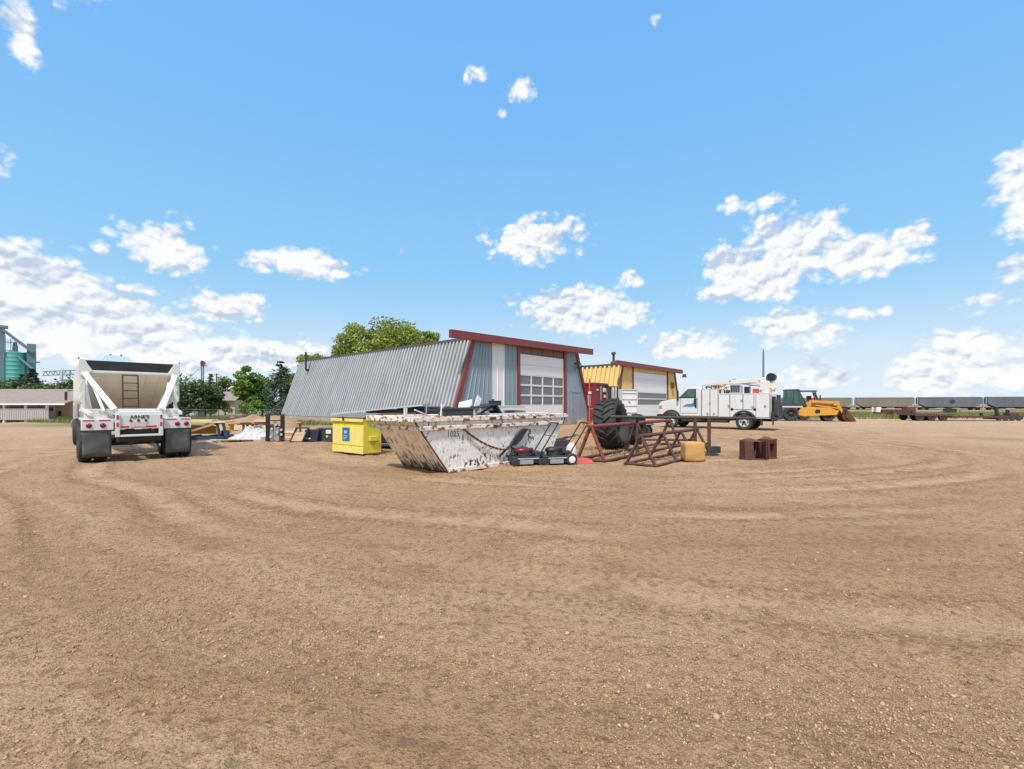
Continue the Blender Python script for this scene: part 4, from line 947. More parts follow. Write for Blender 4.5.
scrap('board', 'upper white board with grey edge stacked near the right end of the skip', 'board', (2.6, .75, 1.44), R(1), lambda m: (m.b2((-.9, -.2, 0), (.7, .2, .1)), m.b2((-.8, -.21, .1), (.65, .2, .13))), M_['greypanel'])
scrap('board', 'thin dark plank under the white boards in the skip', 'plank', (2.4, .18, 1.30), R(2), lambda m: m.b2((-1.5, -.1, -.06), (.9, .1, .0)), M_['charcoal'])
scrap('bent_sheet', 'black bent metal sheet draped over the boards in the skip', 'sheet', (1.75, .5, 1.38), R(8), lambda m: (m.hexa([(-.5, -.2, .12), (.1, -.2, .2), (.1, .2, .22), (-.5, .2, .14), (-.5, -.2, .15), (.1, -.2, .23), (.1, .2, .25), (-.5, .2, .17)]), m.hexa([(.1, -.2, .2), (.42, -.2, -.1), (.42, .2, -.1), (.1, .2, .22), (.13, -.2, .23), (.46, -.2, -.08), (.46, .2, -.08), (.13, .2, .25)])), M_['black'], 0)
scrap('fuel_can', 'small black can sitting on the boards in the skip', 'can', (2.35, .85, 1.55), R(0), lambda m: (m.b2((-.16, -.1, 0), (.16, .1, .16)), m.tube((-.08, 0, .16), (-.08, 0, .2), .04)), M_['black'], .02)
scrap('plank', 'brown plank poking over the black sheet in the skip', 'plank', (2.0, .8, 1.52), R(-6), lambda m: m.b2((-.5, -.07, 0), (.5, .07, .05)), M_['wooddark'])
scrap('metal_post', 'thin upright rod standing at the left end of the skip', 'rod', (-.25, .5, 1.1), 0, lambda m: (m.tube((0, 0, 0), (.02, 0, .66), .018, 8), m.b2((-.03, -.02, 0), (.03, .02, .15))), M_['steel'])
scrap('metal_post', 'pale flat post standing at the left corner of the skip', 'post', (-.62, .8, 1.1), 0, lambda m: m.b2((-.04, -.02, 0), (.04, .02, .42)), M_['whitepanel'])
scrap('metal_post', 'short pale post beside the dark case in the skip', 'post', (.12, .42, 1.15), 0, lambda m: m.bar((0, 0, 0), (.06, 0, .45), .07, .04, up=(0, 1, 0)), M_['whitepanel'])
scrap('metal_bar', 'thin slanting white bar between the posts in the skip', 'bar', (-.2, .9, 1.25), 0, lambda m: m.bar((-.1, 0, .22), (.5, 0, .0), .04, .03), M_['whitepanel'])

scrap('sheet_panel', 'crooked grey sheet jutting up between the black sheet and the white boards in the skip', 'sheet', (2.1, 1.0, 1.22), R(20), lambda m: m.hexa([(-.5, 0, 0), (.4, .1, .1), (.4, .14, .1), (-.5, .04, 0), (-.4, .2, .34), (.5, .3, .26), (.5, .34, .26), (-.4, .24, .34)]), M_['greysheet'], 0)
scrap('pipe', 'bent brown pipe sticking out over the middle of the skip', 'pipe', (1.55, .3, 1.3), R(0), lambda m: m.path([(-.4, 0, .02), (.2, .1, .22), (.55, .3, .30)], .03, 8), M_['rustbrown'], 0)
scrap('plank', 'short pale broken plank lying on the right end of the skip', 'plank', (3.6, .4, 1.30), R(-14), lambda m: m.b2((-.35, -.06, 0), (.35, .06, .05)), M_['woodpale'])
scrap('flat_box', 'flat brown carton squashed on the right half of the skip', 'carton', (3.2, .9, 1.30), R(12), lambda m: m.b2((-.3, -.22, 0), (.3, .22, .13)), M_['wood'])
# ------------------------------------------------------------------ dark deck with a grey sheet, behind dumpster and skip
gq = thing('scrap_deck', 'low dark deck topped by a tilted grey metal sheet behind the dumpster and skip', 'deck', (-6.35, 16.5, 0), R(2))
b = MB(); b.b2((0, .0, .2), (4.1, 1.6, 1.0)); b.b2((.1, .1, 0), (.4, .5, .2)); b.b2((3.4, .1, 0), (3.7, .5, .2)); b.b2((1.1, -.02, 1.0), (4.1, 1.5, 1.42)); b.b2((2.2, .0, 1.42), (4.0, 1.4, 1.53)); b.build('deck_body', M_['black'], gq, .02)
b = MB(); b.hexa([(-.1, -.15, 1.24), (3.15, -.15, 1.55), (3.2, 1.5, 1.57), (-.1, 1.5, 1.27), (-.1, -.15, 1.28), (3.15, -.15, 1.61), (3.2, 1.5, 1.63), (-.1, 1.5, 1.31)]); b.build('metal_sheet', M_['greypanel'], gq)
b = MB(); b.b2((1.0, -.08, 1.12), (2.9, -.03, 1.3)); b.build('side_board', M_['wooddark'], gq)
b = MB(); b.b2((1.3, -1.2, .0), (3.1, -.4, .42)); b.b2((1.4, -1.2, .42), (3.0, -.45, .47)); o = b.build('steel_tray', M_['charcoal'], None, .02); o.location = (-4.55, 15.75, 0); o.rotation_euler = (0, 0, R(12)); tag(o, 'dark steel tray on the ground between the yellow dumpster and the skip', 'tray')
# ------------------------------------------------------------------ pipe racks
def G(px, py): return ground_at(px, py)
def pipe_rack(label, a0, a1, hgt, half, mats, n_legs, ends_mat=None, r=.05):
    """sawhorse rack: a top rail between the points above a0 and a1, splayed leg pairs, rails along the ground"""
    a0 = Vector(a0); a1 = Vector(a1); ax_ = (a1 - a0); L_ = ax_.length; ang = math.atan2(ax_.y, ax_.x)
    t = thing('pipe_rack', label, 'pipe rack', a0, ang, 'welded pipe racks')
    m = MB(); m.tube((-.12, 0, hgt), (L_ + .1, 0, hgt), r * 1.15, 12); m.build('top_rail', mats[0], t)
    for i in range(n_legs):
        x = L_ * i / (n_legs - 1)
        for s in (-1, 1):
            m = MB(); m.tube((x, s * .02, hgt - .02), (x, s * half, .04), r, 10); m.build('leg', mats[1] if i else mats[2], t)
    for s in (-1, 1):
        m = MB(); m.tube((-.1, s * half, r * .9), (L_ + .05, s * half, r * .9), r * .9, 10); m.build('ground_rail', mats[1], t)
    for i in (0, n_legs - 1):
        x = L_ * i / (n_legs - 1)
        m = MB(); m.tube((x, -half, r * .92), (x, half, r * .92), r * .85, 10); m.build('cross_rail', mats[1], t)
    return t
r1 = pipe_rack('long A-frame pipe rack with red top rail behind the mowers', (2.2, 12.85, 0), (6.15, 18.0, 0), .98, .42, (M_['rustred'], M_['rustbrown'], M_['rustred']), 3)
r2 = pipe_rack('short brown A-frame pipe rack next to the orange foam block', (3.34, 11.95, 0), (6.1, 15.2, 0), .78, .40, (M_['rustbrown'], M_['rustbrown'], M_['rustbrown']), 4, r=.042)
t = thing('pipe_stand', 'long dark pipe stand with upright posts and thin top bar behind the red rack', 'pipe stand', (3.2, 14.9, 0), R(-1.0))
m = MB(); m.tube((.0, .1, 1.20), (4.7, .1, 1.15), .05, 10); m.build('top_bar', M_['darkpipe'], t)
for (x, y, rr) in ((.9, .2, .05), (2.75, .1, .055), (3.10, -.15, .055)):
    m = MB(); m.tube((x, y, 0.02), (x, y, 1.2 if y > -.1 else 1.17), rr, 10); m.build('post', M_['rustbrown'], t)
m = MB(); m.tube((.9, .2, .45), (2.75, .1, .45), .035, 8); m.tube((2.75, .1, .35), (3.10, -.15, .35), .035, 8); m.build('brace', M_['rustbrown'], t)
m = MB(); m.b2((2.85, -.4, .0), (3.3, .1, .05)); m.b2((3.1, -.2, .05), (3.45, .05, .26)); m.build('foot_plate', M_['charcoal'], t, .01)

# orange foam block
fb = MB(); n = 9
S = (.56, .50, .54); vs = []
import itertools
def face_grid(mb, o, u, v, nu, nv):
    vs = []; fs = []
    for j in range(nv + 1):
        for i in range(nu + 1): vs.append(Vector(o) + Vector(u) * (i / nu) + Vector(v) * (j / nv))
    for j in range(nv):
        for i in range(nu): a = j * (nu + 1) + i; fs.append((a, a + 1, a + nu + 2, a + nu + 1))
    mb.add(vs, fs, None, 0, True)
X_, Y_, Z_ = S
face_grid(fb, (0, 0, 0), (X_, 0, 0), (0, 0, Z_), 8, 8); face_grid(fb, (X_, 0, 0), (0, Y_, 0), (0, 0, Z_), 8, 8)
face_grid(fb, (X_, Y_, 0), (-X_, 0, 0), (0, 0, Z_), 8, 8); face_grid(fb, (0, Y_, 0), (0, -Y_, 0), (0, 0, Z_), 8, 8)
face_grid(fb, (0, 0, Z_), (X_, 0, 0), (0, Y_, 0), 8, 8); face_grid(fb, (0, Y_, 0), (X_, 0, 0), (0, -Y_, 0), 8, 8)
from mathutils import noise as mnoise
for i, p in enumerate(fb.v):
    c = Vector((X_ / 2, Y_ / 2, Z_ / 2)); q = Vector(p) - c
    e = Vector((abs(q.x) / (X_ / 2), abs(q.y) / (Y_ / 2), abs(q.z) / (Z_ / 2)))
    k = max(0, (e.x ** 8 + e.y ** 8 + e.z ** 8) ** (1 / 8) - 1)
    w = Vector(q) * (1 - .55 * k) + mnoise.noise_vector(Vector(p) * 5) * .018
    fb.v[i] = tuple(c + w)
o = fb.build('foam_block', M_['foam']); bm_ = o.data
import bmesh
b_ = bmesh.new(); b_.from_mesh(bm_); bmesh.ops.remove_doubles(b_, verts=b_.verts, dist=.002); b_.to_mesh(bm_); b_.free()
o.location = G(685.5, 462.5) + Vector((0, .02, .012)); o.rotation_euler = (0, 0, R(-4)); tag(o, 'cube of weathered orange foam on the dirt at the end of the short rack', 'foam block')

# rusty steel box brackets, each open on the side that faces right
def bracket(label, loc, rz, w, d, h, slant):
    t = thing('steel_bracket', label, 'steel bracket', loc, rz, 'rusty steel brackets on the dirt')
    q = .022
    m = MB(); m.hexa([(0, 0, 0), (w, 0, 0), (w, q, 0), (0, q, 0), (-slant, 0, h), (w - slant, 0, h - .03), (w - slant, q, h - .03), (-slant, q, h)]); m.build('face_plate', M_['rust'], t, .003)
    m = MB(); m.hexa([(0, q, 0), (q, q, 0), (q, d, 0), (0, d, 0), (-slant, q, h), (q - slant, q, h), (q, d, h - .02), (0, d, h - .02)]); m.build('side_plate', M_['rust'], t, .003)
    m = MB(); m.b2((q, q, .0), (w + .42, d, .03)); m.build('base_plate', M_['rust'], t, .003)
    m = MB(); m.b2((q, d - q, .031), (w + .40, d, h - .03)); m.build('back_plate', M_['rust'], t, .003)
    m = MB(); m.b2((w + .36, .05, .031), (w + .38, d - q - .002, h - .01)); m.build('end_plate', M_['rust'], t, .003)
    m = MB(); m.hexa([(0, .03, h - .02), (w + .3, .05, h - .04), (w + .3, d - .03, h - .04), (.02, d - .03, h - .02), (.1, .15, h + .05), (.2, .18, h + .06), (.2, .24, h + .06), (.1, .24, h + .05)]); m.build('top_plate', M_['rust'], t, .003)
    m = MB(); m.tube((w + .1, d * .55, .03), (w + .16, d * .55, h - .06), .03, 10); m.build('stub_pipe', M_['darkpipe'], t)
    return t
bracket('rusty box shaped steel bracket standing nearest the foam block', G(745, 460.5), R(-6), .24, .42, .57, .0)
bracket('open rusty steel bracket leaning at a slant right of the box bracket', G(769.5, 460.0) + Vector((0, .02, 0)), R(30), .10, .36, .60, .08)

# ------------------------------------------------------------------ lawn mowers
def mower(label, loc, rz, shroud, wheel_r, rimm, flip):
    t = thing('lawn_mower', label, 'lawn mower', loc, rz, 'push mowers by the skip')
    d = MB(); d.prism([(-.42, -.2), (-.34, -.27), (.34, -.27), (.46, -.14), (.46, .14), (.34, .27), (-.34, .27), (-.42, .2)], .10, .25, 'z'); d.b2((-.38, -.31, .08), (.3, -.27, .20)); d.build('deck', M_['mowgreen'], t, .025)
    d = MB(); d.tube((-.02, 0, .25), (-.02, 0, .36), .17, 18); d.b2((-.2, -.12, .26), (.18, .12, .34)); d.build('engine', M_['charcoal'], t, .01)
    d = MB(); d.lathe([(.19, .34), (.21, .38), (.18, .44), (.10, .47), (.005, .475)], 20, Matrix.Translation((-.04, 0, 0)) @ Matrix.Diagonal((1.15, .85, 1, 1))); d.build('engine_shroud', M_[shroud], t)
    d = MB(); d.tube((.16, -.1, .42), (.2, -.15, .30), .045, 10); d.b2((.12, .05, .3), (.26, .17, .44)); d.build('fuel_tank', M_['black'], t, .02)
    d = MB(); d.b2((-.25, -.345, .06), (.12, -.275, .17)); d.tube((-.3, -.33, .2), (.28, -.33, .2), .02, 8); d.build('discharge_guard', M_['steel'], t, .01)
    d = MB(); d.b2((.22, -.2, .25), (.42, .2, .36)); d.tube((-.3, .1, .26), (-.3, .1, .34), .05, 10); d.build('rear_cover', M_['charcoal'], t, .02)
    for sx, r_ in ((-.36, .10), (.36, wheel_r)):
        for sy in (-.32, .32):
            w = MB(); w.lathe([(r_ * .6, -.03), (r_ * .95, -.03), (r_, 0), (r_ * .95, .03), (r_ * .6, .03)], 20, AX('y', (sx, sy, r_)), close=True); wo_ = w.build('wheel', M_['rubber'], t)
            w = MB(); w.lathe([(r_ * .62, -.026), (r_ * .2, -.036), (.004, -.036), (.004, .036), (r_ * .2, .036), (r_ * .62, .026)], 18, AX('y', (sx, sy, r_))); w.build('rim', M_[rimm if sx > 0 else 'chassis'], wo_)
    h = MB(); a = [Vector((.30, s * .24, .24)) for s in (-1, 1)]; q = [Vector((.86, s * .24, 1.10)) for s in (-1, 1)]
    for i in (0, 1): h.tube(a[i], q[i], .02, 8)
    h.tube(q[0], q[1], .02, 8); h.tube(a[0].lerp(q[0], .62), a[1].lerp(q[1], .62), .010, 8); h.build('handle', M_['black'], t)
    return t
mower('push mower with dark red engine cover against the white skip', G(525, 466.5) + Vector((0, .3, 0)), R(18), 'mowred', .10, 'chassis', 0)
mower('push mower with black engine and white wheel hubs right of the red one', G(556, 466) + Vector((0, .38, 0)), R(16), 'black', .155, 'whitepanel', 0)
rod = MB(); rod.bar((0, 0, .04), (.62, -.32, .02), .03, .02); rod.build('handle_rod', M_['woodpale'])
o = COL.objects['handle_rod']; o.name = 'wooden_rod'; o.location = G(577, 460); tag(o, 'thin pale rod lying on the dirt beside the red shovel blade', 'rod')
sh = MB(); sh.hexa([(-.3, -.12, 0.01), (.3, -.16, 0.01), (.34, .2, .01), (-.3, .22, .01), (-.26, -.08, .14), (.25, -.1, .10), (.28, .16, .12), (-.25, .18, .2)])
o = sh.build('shovel_blade', M_['redplastic'], None, .02); o.location = G(582, 463.5); o.rotation_euler = (0, 0, R(15)); tag(o, 'faded red plastic shovel blade on the ground at the foot of the red rack', 'shovel')
# sack
sk = MB(); sk.lathe([(.16, 0), (.22, .06), (.20, .26), (.15, .42), (.10, .52), (.03, .56), (.002, .55)], 18)
for i, p in enumerate(sk.v): q_ = Vector(p) + mnoise.noise_vector(Vector(p) * 9) * .085; sk.v[i] = (q_.x * .85, q_.y * .85, max(0, q_.z * .82))
o = sk.build('plastic_sack', M_['pinkbag'], None, 0, None, True); o.location = G(573, 459) + Vector((.0, .35, .01)); tag(o, 'crumpled pinkish white plastic sack propped behind the right mower', 'sack')
# brush and scrap right of the skip
def pile(name, label, cat, loc, rz, spec, group=None):
    t = thing(name, label, cat, loc, rz, group)
    for (kind, args, m, bv) in spec:
        mb = MB(); getattr(mb, kind)(*args); mb.build(spec_name.get(m, 'plank'), M_[m], t, bv)
    return t
spec_name = {'wood': 'plank', 'woodpale': 'plank', 'wooddark': 'beam', 'black': 'block', 'charcoal': 'block', 'rust': 'bar', 'steel': 'bar', 'rustbrown': 'bar', 'bluesteel': 'frame', 'foam': 'panel', 'whitepanel': 'sheet', 'machyellow': 'panel', 'greypanel': 'sheet', 'darkpipe': 'bar', 'tarp': 'sheet', 'navy': 'block'}
pile('scrap_heap', 'low heap of dark angle iron beyond the right end of the skip', 'scrap heap', (1.25, 16.2, 0), R(8), [
    ('b2', ((-.5, -.2, .0), (.9, .5, .12)), 'rust', .01), ('bar', ((-.6, -.3, .16), (.8, .3, .42), .08, .08), 'darkpipe', 0), ('bar', ((-.3, .3, .2), (1.0, -.1, .5), .07, .05), 'rust', 0), ('b2', ((.1, -.1, .12), (.8, .4, .34)), 'charcoal', .01), ('bar', ((-.5, .0, .3), (.3, .5, .14), .06, .06), 'wooddark', 0)])

# ------------------------------------------------------------------ tractor tyres
def big_tyre(label, loc, r, w, ang, lean):
    t = thing('tractor_tyre', label, 'tractor tyre', loc, 0, None)
    M = Matrix.Rotation(ang, 4, 'Z') @ Matrix.Rotation(lean, 4, 'Y') @ Matrix.Rotation(R(90), 4, 'Y')
    M = Matrix.Translation((0, 0, r)) @ M
    m = MB(); tw = w / 2
    m.lathe([(r * .50, -tw * .62), (r * .56, -tw * .78), (r * .72, -tw * 1.0), (r * .86, -tw * .95), (r * .925, -tw * .7), (r * .935, 0), (r * .925, tw * .7), (r * .86, tw * .95), (r * .72, tw), (r * .56, tw * .78), (r * .50, tw * .62)], 48, M, close=True)
    tr_ = m.build('carcass', M_['rubber'], t)
    lg = MB(); n = 20
    for k in range(n):
        for s in (-1, 1):
            a0 = 2 * math.pi * (k + (0 if s > 0 else .5)) / n
            ring = []
            for (u, da) in ((-.04, .20), (.45, .06), (.95, -.08)):
                a = a0 + da; z = s * u * tw; dro = .0 if u < .6 else -.05 * r
                for (db, rr) in ((-.045, .915), (.045, .915), (.033, 1.0), (-.033, 1.0)):
                    q = a + db; R_ = r * rr + dro
                    ring.append(M @ Vector((R_ * math.cos(q), R_ * math.sin(q), z)))
            fs = []
            for j in (0, 4):
                for i in range(4): fs.append((j + i, j + (i + 1) % 4, j + 4 + (i + 1) % 4, j + 4 + i))
            fs += [(3, 2, 1, 0), (8, 9, 10, 11)]
            lg.add(ring, fs)
    lg.build('tread_lugs', M_['rubber'], t, .008)
    return t
big_tyre('huge worn tractor tyre standing on edge behind the red pipe rack', (3.6, 16.6, -.01), .91, .80, R(-32), R(-9))
big_tyre('smaller dark tractor tyre just behind the huge tyre', (4.9, 18.2, 0), .62, .42, R(-40), R(4))

# quad bike behind the tyre
t = thing('quad_bike', 'dark quad bike with handlebars behind the big tractor tyre', 'quad bike', (6.05, 23.0, 0), R(158))
for x in (-.6, .6):
    for s in (-1, 1): wheel(t, (x, s * .45, .29), .29, .22, 'y', 'chassis', face=s, rimr=.5)
m = MB(); m.prism([(-.9, .55), (-.85, .72), (-.3, .8), (.05, .72), (.3, .85), (.75, .82), (.95, .6), (.6, .45), (-.6, .4)], -.2, .2, 'y'); m.build('body', M_['charcoal'], t, .03)
m = MB()
for x in (-.6, .6): m.hexa([(x - .38, -.55, .6), (x + .38, -.55, .6), (x + .38, .55, .6), (x - .38, .55, .6), (x - .3, -.5, .68), (x + .3, -.5, .68), (x + .3, .5, .68), (x - .3, .5, .68)])
m.build('mudguard', M_['black'], t, .02)
m = MB(); m.path([(.35, -.42, 1.1), (.42, -.2, 1.05), (.5, 0, .85), (.42, .2, 1.05), (.35, .42, 1.1)], .022, 8); m.build('handlebar', M_['black'], t)
m = MB(); m.b2((-.6, -.17, .78), (.05, .17, .9)); m.build('seat', M_['black'], t, .04)

# ------------------------------------------------------------------ container, white box trailer, frames by the yellow shop
t = thing('shipping_container', 'dark red shipping container raised on timbers before the yellow shop', 'container', (6.95, 38.8, 0), R(54))
m = MB()
CW, CL, CZ, CH = 2.6, 6.1, .35, 3.15
ribbed(m, (0, CL, CZ), (0, 0, CZ), (0, CL, CZ + CH - .2), (0, 0, CZ + CH - .2), .3, .05)
ribbed(m, (0, 0, CZ), (CW, 0, CZ), (0, 0, CZ + CH - .2), (CW, 0, CZ + CH - .2), .55, .03)
ribbed(m, (CW, 0, CZ), (CW, CL, CZ), (CW, 0, CZ + CH - .2), (CW, CL, CZ + CH - .2), .3, .05)
m.b2((.0, .0, CZ + CH - .2), (CW, CL, CZ + CH - .1)); m.b2((.01, .01, CZ), (CW - .01, CL, CZ + .1)); m.build('container_body', M_['contred'], t)
m = MB()
for (x, y) in ((0, 0), (CW, 0), (0, CL), (CW, CL)): m.b2((x - .09, y - .09, CZ - .03), (x + .09, y + .09, CZ + CH - .05))
m.b2((-.08, -.08, CZ + CH - .21), (CW + .08, .0, CZ + CH - .04)); m.b2((-.08, .09, CZ + CH - .21), (.0, CL, CZ + CH - .04)); m.build('corner_frame', M_['contred'], t, .01)
m = MB()
for (a, z, w, h_) in ((1.5, 2.7, .7, .35), (1.7, 2.2, .5, .25), (1.4, 1.7, .6, .2), (.3, 2.8, .35, .12)): m.b2((a, -.066, z), (a + w, -.061, z + h_))
m.build('faded_placard', M_['whitepanel'], t)
m = MB()
for x in (1.05, 1.2, 2.3, 2.42): m.tube((x, -.07, CZ + .1), (x, -.07, CZ + CH - .3), .025, 8)
m.build('lock_rod', M_['steel'], t)
m = MB(); [m.b2((-.1, y, 0), (CW + .1, y + .25, CZ - .035)) for y in (.3, 2.9, 5.4)]; m.build('timber', M_['wooddark'], t)

t = thing('box_trailer', 'small white ribbed box trailer parked before the yellow shop door', 'trailer', (9.75, 41.0, 0), R(24))
m = MB(); m.b2((0, 0, .45), (1.75, 4.0, 2.95)); m.build('box_body', M_['whitepanel'], t, .02)
m = MB()
for z in (.85, 1.45, 2.05, 2.6): m.b2((.02, -.05, z), (1.68, -.003, z + .07))
m.b2((-.04, -.06, .4), (.06, -.0, 2.98)); m.b2((1.68, -.06, .4), (1.79, 0, 2.98)); m.b2((.06, -.06, 2.9), (1.68, -.002, 2.99)); m.build('rib', M_['greypanel'], t, .008)
m = MB(); m.b2((.75, -.06, 1.8), (.95, -.004, 1.9)); m.build('latch', M_['steel'], t)
for s in (0, 1): wheel(t, (.05 + 1.65 * s, 2.2, .36), .36, .22, 'x', 'steel', face=-1 if s == 0 else 1)
m = MB(); m.b2((-.2, 1.7, .75), (1.95, 2.7, .82)); m.build('mudguard', M_['greypanel'], t)

t = thing('steel_rack', 'dark steel storage rack with upright posts between the red container and white box trailer', 'rack', (8.5, 40.2, 0), R(30))
m = MB(); m.b2((0, .8, .0), (1.0, .9, 3.2)); m.build('back_panel', M_['black'], t)
for x in (.0, .34, .68, 1.0):
    m = MB(); m.b2((x - .05, .0, 0), (x + .05, .1, 3.2)); m.build('post', M_['charcoal' if x in (.0, 1.0) else 'steel'], t)
m = MB(); [m.b2((-.05, .0, z), (1.05, .9, z + .06)) for z in (1.0, 2.0, 3.15)]; m.build('shelf', M_['charcoal'], t)

t = thing('barrier_stand', 'thin pale red upright pole stand with crossbars right of the grey shop door', 'pole stand', ground_at(589.5, 433) + Vector((0, 0, 0)), R(15))
m = MB(); m.tube((0, 0, 0), (0, 0, 3.05), .045, 8); m.build('pole', M_['redplastic'], t)
m = MB(); m.tube((-.05, 0, 1.35), (.75, 0, 1.38), .035, 8); m.tube((-.5, 0, .6), (.3, .0, .6), .035, 8); m.build('crossbar', M_['redplastic'], t)
m = MB(); m.tube((.75, 0, 0), (.75, 0, 1.38), .04, 8); m.bar((-.35, 0, .03), (.95, 0, .03), .1, .05); m.build('base_bar', M_['redplastic'], t)
m = MB(); m.b2((-.10, -.07, 2.2), (.08, -.05, 2.32)); m.build('tag_plate', M_['pinkbag'], t)
pile('lumber_stack', 'tan blocks and planks beside the grey shop door', 'lumber', (4.55, 31.5, 0), R(48.8), [('b2', ((-.15, -.4, 0), (.15, .0, .55)), 'wood', .01), ('b2', ((1.9, -.3, 0), (3.0, .1, .5)), 'wood', .01), ('b2', ((2.0, -.5, 0), (2.9, -.32, .18)), 'wooddark', .01)])

# ------------------------------------------------------------------ white service truck with crane
U1ANG = BANG                                                     # local x away from the camera, local y towards its nose
st = thing('service_truck', 'white crane service truck with tool cabinets parked beyond the pipe racks', 'truck', (14.57, 28.9, 0), BANG)
WT_ = 2.3
def arch(cy, cz, r, a0, a1, n=10): return [(cy + r * math.cos(R(a0 + (a1 - a0) * k / n)), cz + r * math.sin(R(a0 + (a1 - a0) * k / n))) for k in range(n + 1)]
cabp = [(2.66, .82), (2.66, 2.62), (2.76, 2.74), (3.0, 2.80), (3.45, 2.78), (3.66, 2.70), (4.20, 2.03), (4.28, 1.98), (5.0, 1.90), (5.42, 1.80), (5.56, 1.66), (5.6, 1.45), (5.6, .95)] + arch(4.67, .52, .62, 33, 147) + [(4.1, .82)]
m = MB(); m.prism(cabp, .06, WT_ - .06, 'x'); m.build('cab', M_['truckwhite'], st, .035)
for xa, xg in ((.045, .036), (WT_ - .065, WT_ - .044)):
    m = MB(); m.prism([(2.98, 2.04), (2.98, 2.64), (3.52, 2.64), (4.16, 2.04)], xa, xa + .02, 'x'); wf = m.build('window_frame', M_['black'], st, .004)
    m = MB(); m.prism([(3.05, 2.09), (3.05, 2.59), (3.48, 2.59), (4.02, 2.09)], xg, xg + .008, 'x'); m.build('side_window', M_['cabglass'], wf)
m = MB(); m.hexa([(.22, 4.20, 2.07), (WT_ - .22, 4.20, 2.07), (WT_ - .22, 4.15, 2.05), (.22, 4.15, 2.05), (.3, 3.74, 2.65), (WT_ - .3, 3.74, 2.65), (WT_ - .3, 3.68, 2.63), (.3, 3.68, 2.63)]); m.build('windscreen', M_['glass'], st)
m = MB(); m.b2((.045, 2.90, 1.02), (.056, 4.02, 2.02)); dr = m.build('door', M_['truckwhite'], st, .01)
m = MB(); m.b2((.057, 2.865, .99), (.058, 4.055, 2.05)); m.build('door_seal', M_['seal'], dr)
m = MB(); m.b2((.02, 2.98, 1.80), (.042, 3.16, 1.86)); m.build('handle', M_['charcoal'], dr)
# door decal: a blue sweep over a pale field
m = MB(); m.prism([(3.86, 1.50), (3.62, 1.62), (3.3, 1.66), (3.05, 1.78), (2.98, 1.70), (3.12, 1.46), (3.4, 1.42), (3.7, 1.46)], .038, .043, 'x'); m.build('decal', M_['logoblue'], dr)
m = MB(); m.prism([(3.92, 1.44), (3.6, 1.53), (3.25, 1.47), (3.25, 1.43), (3.6, 1.46)], .033, .037, 'x'); m.build('decal', M_['teal'], dr)
m = MB(); m.prism([(3.12, 2.0), (2.93, 2.02), (2.93, 1.35), (3.05, 1.38), (3.1, 1.6)], .028, .037, 'x'); m.build('decal', M_['glass'], dr)
m = MB()
for x in (-.16, WT_ + .02): m.b2((x, 4.12, 1.86), (x + .14, 4.22, 2.52))
for s, x in ((-1, 0), (1, WT_)): m.tube((x, 4.15, 2.3), (x + s * .1, 4.17, 2.3), .02)
m.build('mirror', M_['black'], st, .02)
m = MB(); m.b2((.08, 5.56, .60), (WT_ - .08, 5.74, .92)); m.b2((.055, 5.2, .62), (.10, 5.6, .9)); m.build('bumper', M_['black'], st, .03)
m = MB(); m.b2((.4, 5.6, 1.05), (WT_ - .4, 5.63, 1.55)); m.build('grille', M_['charcoal'], st, .01)
for x in (.14, WT_ - .42):
    m = MB(); m.b2((x, 5.57, 1.3), (x + .28, 5.62, 1.55)); m.build('headlight', M_['chrome'], st, .02)
m = MB(); m.b2((.04, 5.34, 1.32), (.058, 5.56, 1.52)); m.build('side_lamp', M_['amber'], st, .005)
# arch lips
m = MB()
for (cy, r_) in ((4.67, .62),):
    a = arch(cy, .52, r_, 28, 152, 14); bq = arch(cy, .52, r_ + .10, 28, 152, 14)
    m.prism(a + bq[::-1], -.02, .07, 'x'); m.prism(a + bq[::-1], WT_ - .07, WT_ + .02, 'x')
m.build('wheel_arch', M_['chassis'], st)
